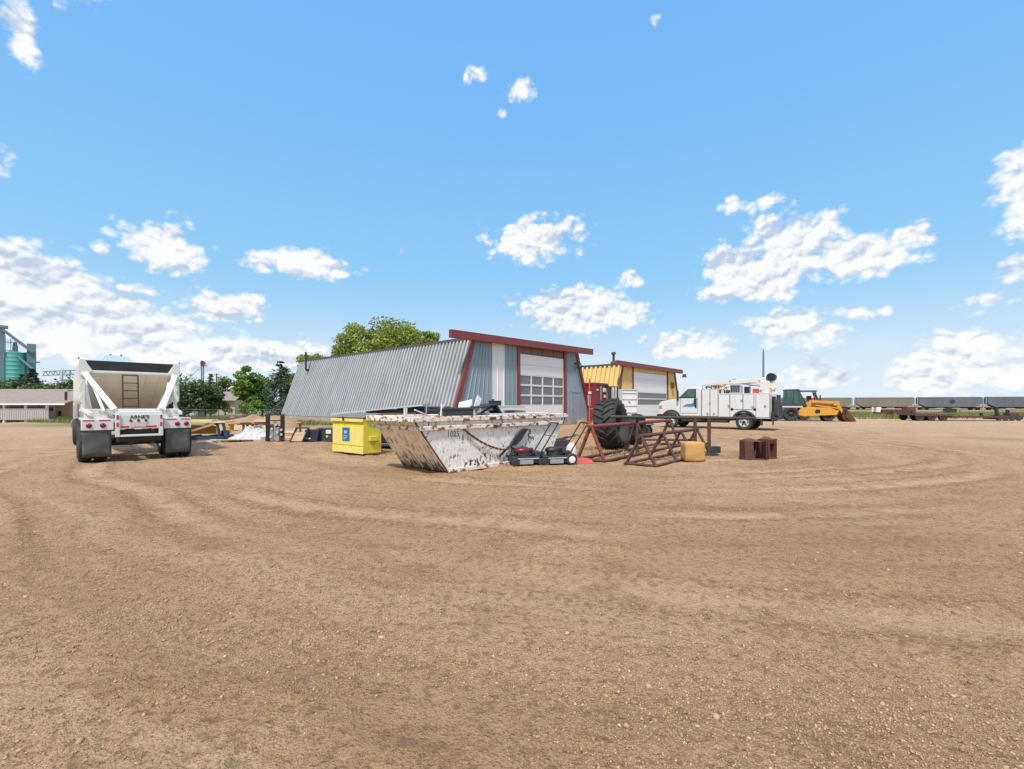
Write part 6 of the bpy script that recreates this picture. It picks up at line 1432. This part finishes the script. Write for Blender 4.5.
# trees behind the left house
GL = 'trees behind the low house'
conifer('spruce_tree', 'bushy spruce with pointed tip right behind the middle of the low house', px2x(32, 92), 92, topz(368, 92) + 1.0, 7.5, 51, M_['needle'], group=GL, leaves=46, leaf=.30)
conifer('spruce_tree', 'small slim spruce left of the bushy spruce behind the low house', px2x(22, 95), 95, topz(373, 95) + 1, 3.6, 52, M_['needle'], group=GL, leaves=40, leaf=.26)
for (px, py, w_, sd, mk, lab) in ((4, 386, 8, 53, 'leafmid', 'mid green tree at the left edge behind the low house'), (14, 380, 7, 54, 'leafdark', 'dark rounded tree behind the left part of the low house'), (46, 384, 8, 55, 'leafdark', 'dark tree under the conveyor bridge behind the low house'), (58, 383, 8, 56, 'leafdark', 'dark tree behind the right end of the low house roof'), (70, 378, 9, 57, 'leafdark', 'tall dark tree just left of the belly dump trailer'), (-14, 382, 9, 58, 'leafdark', 'dark tree beyond the left edge behind the low house')):
    d = 90 + sd % 5
    broad_tree('broadleaf_tree', lab, px2x(px, d), d, topz(py, d) + 1.0, w_, M_[mk], sd, nclump=24, leaves=140, leaf=.27, group=GL, low=.05)
broad_tree('bush', 'small green bush at the right corner of the low house', px2x(63, 57.5), 57.5, .95, 1.1, M_['leafmid'], 61, nclump=12, leaves=100, leaf=.11, low=.0, cat='bush', zb=-.9)

# ------------------------------------------------------------------ low house on the left
HX1 = -56.1; HL = 22
t = thing('low_house', 'long low tan house with brown shingle roof and white boarded deck', 'house', (HX1, 61.0, -.98), R(1.0))
m = MB(); m.b2((-HL, 0, 0), (0, 8, 3.0)); m.prism([(0, 2.98), (8, 2.98), (4, 4.35)], -HL, 0, 'x'); m.build('wall', M_['siding'], t)
m = MB(); m.hexa([(-HL - .4, -2.6, 2.62), (-.7, -2.6, 2.62), (-.7, 4.05, 4.62), (-HL - .4, 4.05, 4.62), (-HL - .4, -2.6, 2.74), (-.7, -2.6, 2.74), (-.7, 4.05, 4.76), (-HL - .4, 4.05, 4.76)]); m.hexa([(-HL - .4, 4.05, 4.62), (.3, 4.05, 4.62), (.3, 8.6, 2.8), (-HL - .4, 8.6, 2.8), (-HL - .4, 4.05, 4.76), (.3, 4.05, 4.76), (.3, 8.6, 2.94), (-HL - .4, 8.6, 2.94)])
m.hexa([(-.68, -.5, 3.10), (.3, -.5, 3.10), (.3, 4.03, 4.60), (-.68, 4.03, 4.60), (-.68, -.5, 3.22), (.3, -.5, 3.22), (.3, 4.03, 4.74), (-.68, 4.03, 4.74)])
m.build('roof', M_['shingle'], t)
m = MB(); m.b2((-HL - .45, -2.72, 2.52), (-.66, -2.61, 2.74)); m.b2((-.7, -.6, 2.98), (.3, -.51, 3.16)); m.build('fascia', M_['whitepanel'], t)
m = MB(); m.b2((-HL, -2.4, .62), (-3.2, -.02, .74)); m.build('deck_floor', M_['wood'], t)
m = MB()
for k in range(66):
    x = -HL + .05 + k * (HL - 3.25) / 66; m.b2((x, -2.46, .62), (x + .235, -2.42, 1.95 - .02 * (k % 3)))
m.b2((-HL, -2.49, 1.96), (-3.2, -2.38, 2.05)); m.build('deck_railing', M_['railing'], t)
for x in (-HL + 1, -11.4, -8.6, -5.9, -3.25):
    m = MB(); m.b2((x - .12, -2.36, 0), (x + .12, -2.14, 2.6)); m.build('porch_post', M_['whitepanel'], t)
m = MB(); m.b2((-5.45, -.05, .74), (-4.35, .02, 2.6)); d_ = m.build('door', M_['whitepanel'], t)
m = MB(); m.b2((-5.2, -.065, 1.75), (-4.6, -.052, 2.35)); m.build('window_pane', M_['glass'], d_)
for x0, x1 in ((-8.3, -6.6), (-12.2, -10.3), (-20, -17.8)):
    m = MB(); m.b2((x0, -.05, 1.45), (x1, .02, 2.5)); w_ = m.build('window', M_['whitepanel'], t)
    m = MB(); m.b2((x0 + .12, -.062, 1.55), (x1 - .12, -.052, 2.4)); m.build('window_pane', M_['glass'], w_)
m = MB(); m.b2((-3.15, -2.4, 0), (-1.6, -.03, .66)); m.build('landing', M_['siding'], t)
m = MB(); m.b2((-3.9, -.12, 1.0), (-3.6, -.01, 1.75)); m.build('meter_box', M_['charcoal'], t)

# brown roofed bungalow among the trees
t = thing('bungalow', 'small brown roofed bungalow with tan wall between the trees', 'house', (px2x(236, 78), 78, 0), R(8))
m = MB(); m.b2((-6, 0, 0), (-.2, 6, 2.35)); m.build('wall', M_['siding'], t)
m = MB(); m.hexa([(-6.4, -.6, 2.2), (.2, -.6, 2.2), (.2, 3, 3.75), (-6.4, 3, 3.75), (-6.4, -.6, 2.32), (.2, -.6, 2.32), (.2, 3, 3.88), (-6.4, 3, 3.88)]); m.hexa([(-6.4, 3.0, 3.75), (.2, 3.0, 3.75), (.2, 6.6, 2.2), (-6.4, 6.6, 2.2), (-6.4, 3.0, 3.88), (.2, 3.0, 3.88), (.2, 6.6, 2.32), (-6.4, 6.6, 2.32)]); m.build('roof', M_['shingle'], t)
m = MB(); m.b2((-1.7, -.06, .95), (-.9, .01, 1.9)); w_ = m.build('window', M_['greypanel'], t)
m = MB(); m.b2((-1.62, -.075, 1.03), (-.98, -.062, 1.82)); m.build('window_pane', M_['glass'], w_)
t = thing('garden_shed', 'tiny pale shed under the dark trees right of the trailer', 'shed', (px2x(196, 57), 56, 0), R(-12))
m = MB(); m.b2((0, 0, 0), (1.1, 1.2, .9)); m.build('wall', M_['greypanel'], t)
m = MB(); m.prism([(-.1, .9), (.55, 1.45), (1.2, .9)], -.1, 1.3, 'y'); m.build('roof', M_['greypanel'], t)

# ------------------------------------------------------------------ grain elevator
t = thing('grain_elevator', 'teal grain elevator with tall leg, bins and sloping conveyor far behind the low house', 'grain elevator', (px2x(0, 200), 200, -1), 0)
K = 200 / FPX * .70; t.rotation_euler.z = R(46)
def ez(py): return topz(py, 200) + 1
m = MB(); m.b2((-1.6, -1.6, 0), (1.4, 1.6, ez(328))); m.b2((-1.0, -1.9, ez(328)), (2.4, 1.9, ez(325.5))); m.build('elevator_leg', M_['tealgrey'], t)
def silo(px0, px1, ytop, m_, dy=0):
    r_ = (px1 - px0) / 2 * K; cx = (px0 + px1) / 2 * K
    b = MB(); prof = [(r_, 0)]; zt = ez(ytop); n = 14
    for k in range(n): z = zt * (k + 1) / n; prof += [(r_, z - .12), (r_ * 1.012, z - .06), (r_, z)]
    prof += [(r_ * .15, zt + r_ * .32)]
    b.lathe(prof, 30, Matrix.Translation((cx, dy, 0)))
    return b.build('bin', m_, t)
silo(4, 24, 352, M_['teal'], 0); silo(19, 36, 351, M_['teal'], 6); silo(-20, -2, 352, M_['teal'], 0)
b = MB(); b.b2((26.5 * K, -1.5, ez(362)), (36 * K, 1.5, ez(342))); b.build('head_house', M_['tealgrey'], t)
b = MB(); b.bar((2 * K, -2.2, ez(329.5)), (33 * K, -2.2, ez(351)), 1.0, 1.1); b.build('conveyor', M_['tealgrey'], t)
b = MB(); b.b2((12 * K, -1.2, ez(352)), (17.5 * K, 1.2, ez(346))); b.tube((14.7 * K, 0, ez(346)), (14.7 * K, 0, ez(341)), .9, 10, .4)
for (xa, ya) in ((5, 361), (9, 360), (13, 361), (19, 361), (24, 362)): b.tube((14.7 * K, -.5, ez(352)), (xa * K, -.5, ez(ya)), .28, 8)
b.tube((16 * K, -2, ez(355)), (32 * K, -4, ez(368)), .5, 8); b.build('spout', M_['tealgrey'], t)
b = MB()
for px in (5.5, 10.5, 15.5): b.bar((px * K, -2, ez(356)), (px * K, -2, ez(332 + px * .6)), .22, .22)
for y in (342, 350): b.bar((4 * K, -2, ez(y)), (17 * K, -2, ez(y + .5)), .3, .3)
b.b2((34 * K, -1, ez(361)), (40 * K, 1, ez(360))); b.build('catwalk', M_['tealgrey'], t)

t = thing('conveyor_bridge', 'grey lattice conveyor bridge on posts between the elevator and the trailer', 'conveyor', (px2x(43, 130), 130, -1), 0)
K2 = 130 / FPX
def bz(py): return topz(py, 130) + 1
b = MB(); b.bar((0, 0, bz(371.5)), (40 * K2, 0, bz(370)), .3, .25); b.bar((0, 0, bz(375.5)), (40 * K2, 0, bz(374)), .3, .25)
for k in range(8): b.bar((k * 5 * K2, 0, bz(375.3)), ((k + .5) * 5 * K2, 0, bz(371.3)), .12, .12); b.bar(((k + .5) * 5 * K2, 0, bz(371.3)), ((k + 1) * 5 * K2, 0, bz(375)), .12, .12)
b.build('truss', M_['tealgrey'], t)
for px in (19, 26.5): b = MB(); b.tube((px * K2, 0, 0), (px * K2, 0, bz(371)), .28, 8); b.build('post', M_['greypanel'], t)
t = thing('metal_shed', 'pale teal metal shed roof with two vents showing above the trailer', 'shed', (px2x(116, 110), 110, 0), 0)
K3 = 110 / FPX * .76; t.rotation_euler.z = R(40)
b = MB(); b.b2((-15 * K3, 0, 0), (16 * K3, 9, topz(362, 110))); b.build('wall', M_['tealgrey'], t)
b = MB(); zt, zb_ = topz(355.3, 110), topz(362, 110); b.hexa([(-16 * K3, -.5, zb_), (17 * K3, -.5, zb_), (17 * K3, 9.5, zb_), (-16 * K3, 9.5, zb_), (-10.5 * K3, 3, zt + .25), (13 * K3, 3, zt), (13 * K3, 6, zt), (-10.5 * K3, 6, zt + .25)]); b.build('roof', mat("pale teal roofing", (.34, .45, .47), .5, .2, var=.08), t)
for px in (-6, 5): b = MB(); b.tube((px * K3, 4, zt - .1), (px * K3, 4, zt + .55), .22, 8); b.build('vent', M_['tealgrey'], t)
t = thing('grain_tower', 'slim grain tower with red head and slanting spout above the dark trees', 'grain leg', (px2x(202.5, 150), 150, 0), 0)
K4 = 150 / FPX * .8; t.rotation_euler.z = R(34)
def lz(py): return topz(py, 150)
b = MB(); b.b2((-.42, -.25, 0), (-.08, .25, lz(365))); b.b2((.08, -.25, 0), (.42, .25, lz(365))); [b.b2((-.4, -.28, z), (.4, .28, z + .12)) for z in np.arange(2, 13, 1.6)]; b.build('tower_frame', mat("brown leg steel", (.16, .12, .12), .7, var=.2), t)
b = MB(); b.prism([(-2 * K4, lz(365.5)), (-2.4 * K4, lz(362)), (-1 * K4, lz(360.5)), (1.2 * K4, lz(361)), (3.5 * K4, lz(363)), (1.5 * K4, lz(365.5))], -.4, .4, 'y'); b.b2((-1.6 * K4, -.5, lz(365.9)), (5 * K4, .5, lz(365.3))); b.build('head', M_['oxide'], t)
b = MB(); b.tube((-2 * K4, 0, lz(366)), (-17.5 * K4, -1, lz(383)), .16, 8); b.build('spout', M_['greypanel'], t)
t = thing('utility_pole', 'thin wooden utility pole beside the columnar evergreen', 'pole', (px2x(216.5, 84), 84, 0), 0)
b = MB(); b.tube((0, 0, 0), (0, 0, topz(373.5, 84)), .14, 8, .1); b.build('pole', M_['bark'], t)
b = MB(); b.b2((-.5, -.05, topz(375, 84)), (.5, .05, topz(374.4, 84))); b.build('crossarm', M_['bark'], t)

# ------------------------------------------------------------------ wire fence behind the scrap
t = thing('wire_fence', 'low green wire mesh fence behind the lumber and scrap', 'fence', (-37.5, 47.0, 0), R(4))
for k in range(8):
    b = MB(); b.tube((k * 2.4, 0, 0), (k * 2.4, 0, 1.15), .04, 6); b.build('post', M_['wire'], t)
b = MB()
for z in np.linspace(.08, 1.08, 7): b.tube((0, 0, z), (16.8, 0, z), .008 if z < 1.0 else .02, 4, cap=False)
for k in range(112): b.tube((k * .15, .0, .05), (k * .15, 0, 1.08), .006, 3, cap=False)
b.build('mesh', M_['wire'], t)

# ------------------------------------------------------------------ scrap between the trailer and the dumpster
GJ = 'scrap along the grey shop'
def P2(px, py): return ground_at(px, py)
t = thing('trailer_frame', 'dark blue steel frame topped with boards, right of the belly dump trailer', 'frame', P2(189, 440) , R(8), GJ)
b = MB(); b.b2((0, 0, .03), (1.45, .1, .14)); b.b2((0, .9, .03), (1.45, 1.0, .14)); [b.b2((x, .12, .06), (x + .1, .9, .2)) for x in (.0, .7, 1.4)]; b.build('frame', M_['bluesteel'], t, .01)
b = MB(); b.bar((1.25, .1, .1), (1.12, .1, .78), .1, .1); b.bar((1.5, .1, .1), (1.38, .1, .78), .1, .1); b.bar((1.12, .1, .76), (1.42, .1, .76), .1, .1); b.b2((1.2, .3, .14), (1.45, .6, .4)); b.build('upright', M_['bluesteel'], t, .01)
b = MB(); b.hexa([(-.3, .3, .25), (1.0, .3, .25), (1.0, .36, .25), (-.3, .36, .25), (-.3, .45, .66), (.9, .45, .60), (.9, .5, .6), (-.3, .5, .66)]); b.build('panel', M_['machyellow'], t)
b = MB(); b.bar((-.5, .15, .22), (1.05, .05, .72), .09, .09); b.build('beam', M_['wood'], t)
b = MB(); b.b2((-.5, .0, .76), (1.5, .9, .83)); b.b2((-.6, .1, .835), (.9, .7, .90)); b.build('board', M_['woodpale'], t)
pile('plank_heap', 'broken pale boards on the dirt before the blue frame', 'boards', P2(196, 442.5), R(6), [('b2', ((0, 0, 0), (1.1, .15, .05)), 'whitepanel', 0), ('b2', ((.5, .2, 0), (1.5, .4, .06)), 'wooddark', 0), ('bar', ((.2, .3, .05), (.9, -.1, .1), .12, .03), 'woodpale', 0), ('bar', ((1.0, -.05, .05), (1.75, .05, .08), .12, .05), 'wooddark', 0)], GJ)
# lumpy white tarp
def mound(name, label, cat, loc, rz, lx, ly, hz_, m, seed, nxm=44, nym=26, rough=.3):
    b = MB(); vs = []; fs = []
    for j in range(nym + 1):
        for i in range(nxm + 1):
            u, v = i / nxm, j / nym
            e = (1 - abs(2 * u - 1) ** 3) * (1 - abs(2 * v - 1) ** 2.5)
            nz = mnoise.fractal(Vector((u * 4 + seed, v * 2.4, seed)), 1, 2, 3)
            ed = mnoise.noise(Vector((u * 6, v * 6, seed + 5))) * .12
            vs.append((u * lx + ed, v * ly + ed, max(-.02, hz_ * e * (.75 + rough * nz * 1.6))))
    for j in range(nym):
        for i in range(nxm): a = j * (nxm + 1) + i; fs.append((a, a + 1, a + nxm + 2, a + nxm + 1))
    b.add(vs, fs, None, 0, True); o = b.build(name, m); o.location = loc; o.rotation_euler = (0, 0, rz); tag(o, label, cat, GJ); return o
mound('white_tarp', 'crumpled white tarp spread over a low heap', 'tarp', P2(224, 440) + Vector((0, .2, 0)), R(5), 1.9, 1.2, .50, M_['tarp'], 3, rough=.35)
mound('white_tarp', 'smaller crumpled grey white tarp beside the black forklift mast', 'tarp', P2(242, 440.5) + Vector((0, .3, 0)), R(2), 1.2, .9, .42, M_['tarp'], 9, rough=.3)
mound('dirt_heap', 'low heap of brown dirt behind the white tarp', 'dirt heap', P2(212, 427), R(4), 5.5, 2.0, .95, ground.data.materials[0] if False else mat("heaped dirt", (.30, .20, .12), .95, var=.2, bump=.6, bscale=9), 14)
t = thing('work_bench', 'rusty brown work bench behind the white tarp', 'bench', P2(237, 433), R(4), GJ)
b = MB(); b.b2((0, 0, .46), (1.1, .6, .52)); b.b2((.1, .1, .52), (.6, .4, .58)); b.build('bench_top', M_['rust'], t, .01)
for x in (.25, .75):
    for y in (.06, .5): b = MB(); b.b2((x, y, 0), (x + .1, y + .08, .46)); b.build('leg', M_['wooddark'], t)
pile('lumber_stack', 'stack of pale lumber behind the rusty work bench', 'lumber', P2(214, 430), R(3), [('b2', ((0, 0, 0), (3.2, .8, .28)), 'woodpale', .01), ('b2', ((.2, .1, .285), (2.9, .7, .5)), 'wood', .01), ('b2', ((2.4, .0, .505), (3.6, .5, .62)), 'woodpale', .01)], GJ)
t = thing('forklift_mast', 'black upright forklift mast with two posts standing on the dirt', 'forklift mast', P2(265.5, 441.5), R(3), GJ)
for x in (0, .62): b = MB(); b.b2((x, 0, 0), (x + .13, .16, 1.14)); b.build('post', M_['black'], t, .01)
b = MB(); [b.b2((.13, .04, z), (.62, .12, z + .05)) for z in (.3, .62, .88)]; b.b2((.0, .02, 1.145), (.75, .13, 1.18)); b.build('crossbar', M_['chassis'], t)
b = MB(); b.tube((.37, .06, .05), (.37, .06, .85), .05, 10); b.b2((.18, .0, .05), (.33, .3, .5)); b.b2((.42, .0, .02), (.56, .3, .62)); b.build('carriage', M_['steel'], t, .01)
b = MB(); [b.box((x, -.03, z), (.09, .05, .09)) for (x, z) in ((.28, .55), (.45, .72), (.50, .38), (.68, .5), (.68, .3), (.24, .2))]; b.build('fitting', M_['greypanel'], t, .01)
t = thing('plank_table', 'rough plank table with a leaning brown top between the forklift mast and the screen frame', 'table', P2(281, 437.0), R(4), GJ)
b = MB(); b.hexa([(-.1, 0, .62), (.95, 0, .70), (.95, .5, .70), (-.1, .5, .62), (-.1, 0, .67), (.95, 0, .76), (.95, .5, .76), (-.1, .5, .67)]); b.b2((.4, .1, .76), (.75, .4, .84)); b.build('table_top', M_['wood'], t)
for x in (.0, .82): b = MB(); b.b2((x, .1, 0), (x + .07, .2, .62)); b.build('leg', M_['wooddark'], t)
pile('lumber_stack', 'pale lumber lying on the ground under the rough plank table', 'lumber', P2(279, 438.5), R(3), [('b2', ((0, .0, 0), (.85, .5, .12)), 'woodpale', .005), ('b2', ((.1, .0, .125), (.8, .4, .22)), 'wood', .005), ('b2', ((.0, .05, .24), (.7, .35, .34)), 'woodpale', .005)], GJ)
t = thing('screen_frame', 'brown screened frame leaning back next to the navy box', 'frame', P2(290, 442.5), R(2), GJ)
b = MB(); b.bar((0, 0, 0), (.16, .3, .62), .06, .06); b.bar((.52, -.05, 0), (.68, .25, .60), .06, .06); b.bar((.16, .3, .6), (.7, .25, .6), .05, .05); b.bar((0, .0, .03), (.52, -.05, .03), .05, .05); b.build('frame', M_['chassis'], t)
b = MB(); b.hexa([(.03, .01, .05), (.50, -.04, .05), (.51, -.03, .05), (.04, .02, .05), (.13, .2, .42), (.6, .15, .42), (.61, .16, .42), (.14, .21, .42)]); b.build('panel', M_['wood'], t)
t = thing('storage_tote', 'navy black tote box with a small white mark, left of the black bin', 'box', P2(302, 442), R(4), GJ)
b = MB(); b.hexa([(0, 0, 0), (.62, 0, 0), (.62, .6, 0), (0, .6, 0), (.12, .05, .52), (.70, .05, .54), (.70, .6, .54), (.12, .6, .52)]); b.build('box_body', M_['navy'], t, .02)
b = MB(); b.b2((.14, -.012, .12), (.22, .002, .19)); b.b2((.24, -.012, .12), (.36, .002, .17)); b.build('label_mark', M_['whitepanel'], t)
b = MB(); b.bar((-.05, -.02, .0), (.1, .02, .54), .07, .04, up=(0, 1, 0)); b.build('strap', M_['greypanel'], t)
t = thing('storage_tote', 'black bin with a white label patch beside the yellow dumpster', 'box', P2(316.5, 441.5), R(3), GJ)
b = MB(); b.b2((0, 0, 0), (.86, .6, .54)); b.b2((-.02, -.02, .50), (.88, .62, .58)); b.build('box_body', M_['charcoal'], t, .02)
b = MB(); b.b2((.40, -.014, .34), (.62, -.003, .50)); b.build('label_patch', M_['whitepanel'], t)
b = MB(); b.tube((.45, -.03, .22), (.45, .0, .22), .05, 10); b.build('port', M_['greypanel'], t)

# loose odds and ends along the same line
def loose(name, label, cat, px, py, rz, fn, m, bev=.004):
    b = MB(); fn(b); o = b.build(name, M_[m], None, bev); o.location = P2(px, py); o.rotation_euler = (0, 0, R(rz)); tag(o, label, cat, GJ); return o
loose('paint_drum', 'short grey drum standing between the tarps and the work bench', 'drum', 258, 436, 0, lambda b: (b.tube((0, 0, 0), (0, 0, .5), .18, 16), b.tube((0, 0, .5), (0, 0, .53), .19, 16), b.tube((0, 0, .25), (0, 0, .27), .19, 16)), 'steel', .005)
loose('plywood_sheet', 'brown plywood sheet leaning low before the work bench', 'plywood', 243, 434, 12, lambda b: b.hexa([(0, 0, 0), (.9, 0, 0), (.9, .03, 0), (0, .03, 0), (0, .3, .4), (.9, .3, .4), (.9, .33, .4), (0, .33, .4)]), 'wood')
loose('timber', 'long brown timber sloping over the dirt heap behind the tarp', 'timber', 226, 429, 14, lambda b: b.bar((-1.2, 0, .30), (1.4, .2, .95), .16, .12), 'wooddark')
loose('timber', 'pale timber lying across the dirt between boards and tarp', 'timber', 210, 441, -8, lambda b: b.b2((0, 0, 0), (.9, .1, .07)), 'woodpale')
loose('steel_pipe', 'dark rusty pipe on the ground before the white tarp', 'pipe', 228, 442, 4, lambda b: b.tube((0, 0, .05), (1.0, .05, .05), .045, 10), 'rustbrown', 0)
loose('cable_spool', 'small wooden cable spool beside the pale lumber stack', 'spool', 231, 431, 0, lambda b: (b.tube((0, 0, .0), (0, 0, .05), .34, 18), b.tube((0, 0, .05), (0, 0, .42), .16, 14), b.tube((0, 0, .42), (0, 0, .47), .34, 18)), 'wood', 0)
loose('concrete_block', 'grey concrete block just left of the black forklift mast', 'block', 260.5, 441.5, 9, lambda b: b.b2((0, 0, 0), (.2, .4, .2)), 'concrete', .01)
loose('jerry_can', 'small yellow can beside the cable spool', 'can', 224, 433, 20, lambda b: (b.b2((0, 0, 0), (.3, .18, .38)), b.tube((.06, .09, .38), (.06, .09, .45), .04, 8)), 'machyellow', .03)
loose('tyre_stack', 'two worn car tyres stacked beyond the plank table', 'tyres', 272, 431, 0, lambda b: [b.lathe([(.18, z), (.33, z), (.36, z + .1), (.33, z + .2), (.18, z + .2)], 20, None, close=True) for z in (0, .205)], 'rubber', 0)
# ------------------------------------------------------------------ weeds and grass
def tufts(name, label, pts, hmin, hmax, m, nb=9):
    n = len(pts); P_ = np.repeat(pts, nb, 0); k = len(P_)
    P_ = P_ + np.stack([rng.normal(size=k) * .10, rng.normal(size=k) * .10, np.zeros(k)], 1)
    h_ = hmin + (hmax - hmin) * rng.random(k); a = rng.random(k) * 6.283; w = .012 + .018 * rng.random(k) * (h_ / .3)
    dx = np.stack([np.cos(a) * w, np.sin(a) * w, np.zeros(k)], 1); le = np.stack([rng.normal(size=k) * .3 * h_, rng.normal(size=k) * .3 * h_, h_], 1)
    V = np.stack([P_ - dx, P_ + dx, P_ + le], 1).reshape(-1, 3); F = np.arange(k * 3).reshape(k, 3)
    tn = .7 + .7 * rng.random(k); dry = rng.random(k)
    T = np.repeat(np.stack([tn * (1 + .6 * dry), tn * (1 + .15 * dry), tn], 1), 3, 0)
    o = bpy.data.objects.new(name, tri_mesh(name, V, F, T, m)); COL.objects.link(o); tag(o, label, 'grass', kind='stuff'); return o
n = 15000
xs_ = 30 + 75 * rng.random(n); ys_ = 51 + 42 * rng.random(n) ** 1.3 + xs_ * .0
kp = (fbm(xs_ * .12, ys_ * .3, 3) > -.02) & (ys_ + (.06 * -xs_) * 0 > 50 + .02 * xs_)
pts = np.stack([xs_, ys_, height(xs_, ys_)], 1)[kp]
tufts('grass', 'strip of green and dry grass between the yard and the railway', pts, .15, .5, M_['grass'], 7)
n = 6000
xs_ = -44 + 30 * rng.random(n); ys_ = 35 + 20 * rng.random(n)
kp = (ys_ > 34 - .3 * (xs_ + 20)) & (fbm(xs_ * .3, ys_ * .3, 3) > -.05)
pts = np.stack([xs_, ys_, height(xs_, ys_)], 1)[kp]
tufts('grass', 'weedy green grass round the wire fence behind the scrap', pts, .12, .45, M_['grass'], 7)
n = 700
xs_ = np.concatenate([.5 + 6 * rng.random(n // 2), GO[0] + U2.x * 16 * rng.random(n // 2)]); ys_ = np.concatenate([14.5 + 6 * rng.random(n // 2), np.zeros(n // 2)])
ys_[n // 2:] = GO[1] + (xs_[n // 2:] - GO[0]) * U2.y / U2.x - .4 - .5 * rng.random(n // 2)
pts = np.stack([xs_, ys_, height(xs_, ys_)], 1)
kp = np.ones(n, bool); kp[:n // 2] = fbm(xs_[:n // 2] * .6, ys_[:n // 2] * .6, 2) > .10
tufts('grass', 'sparse dry weeds round the racks and along the grey shop footing', pts[kp], .04, .16, M_['drygrass'], 6)
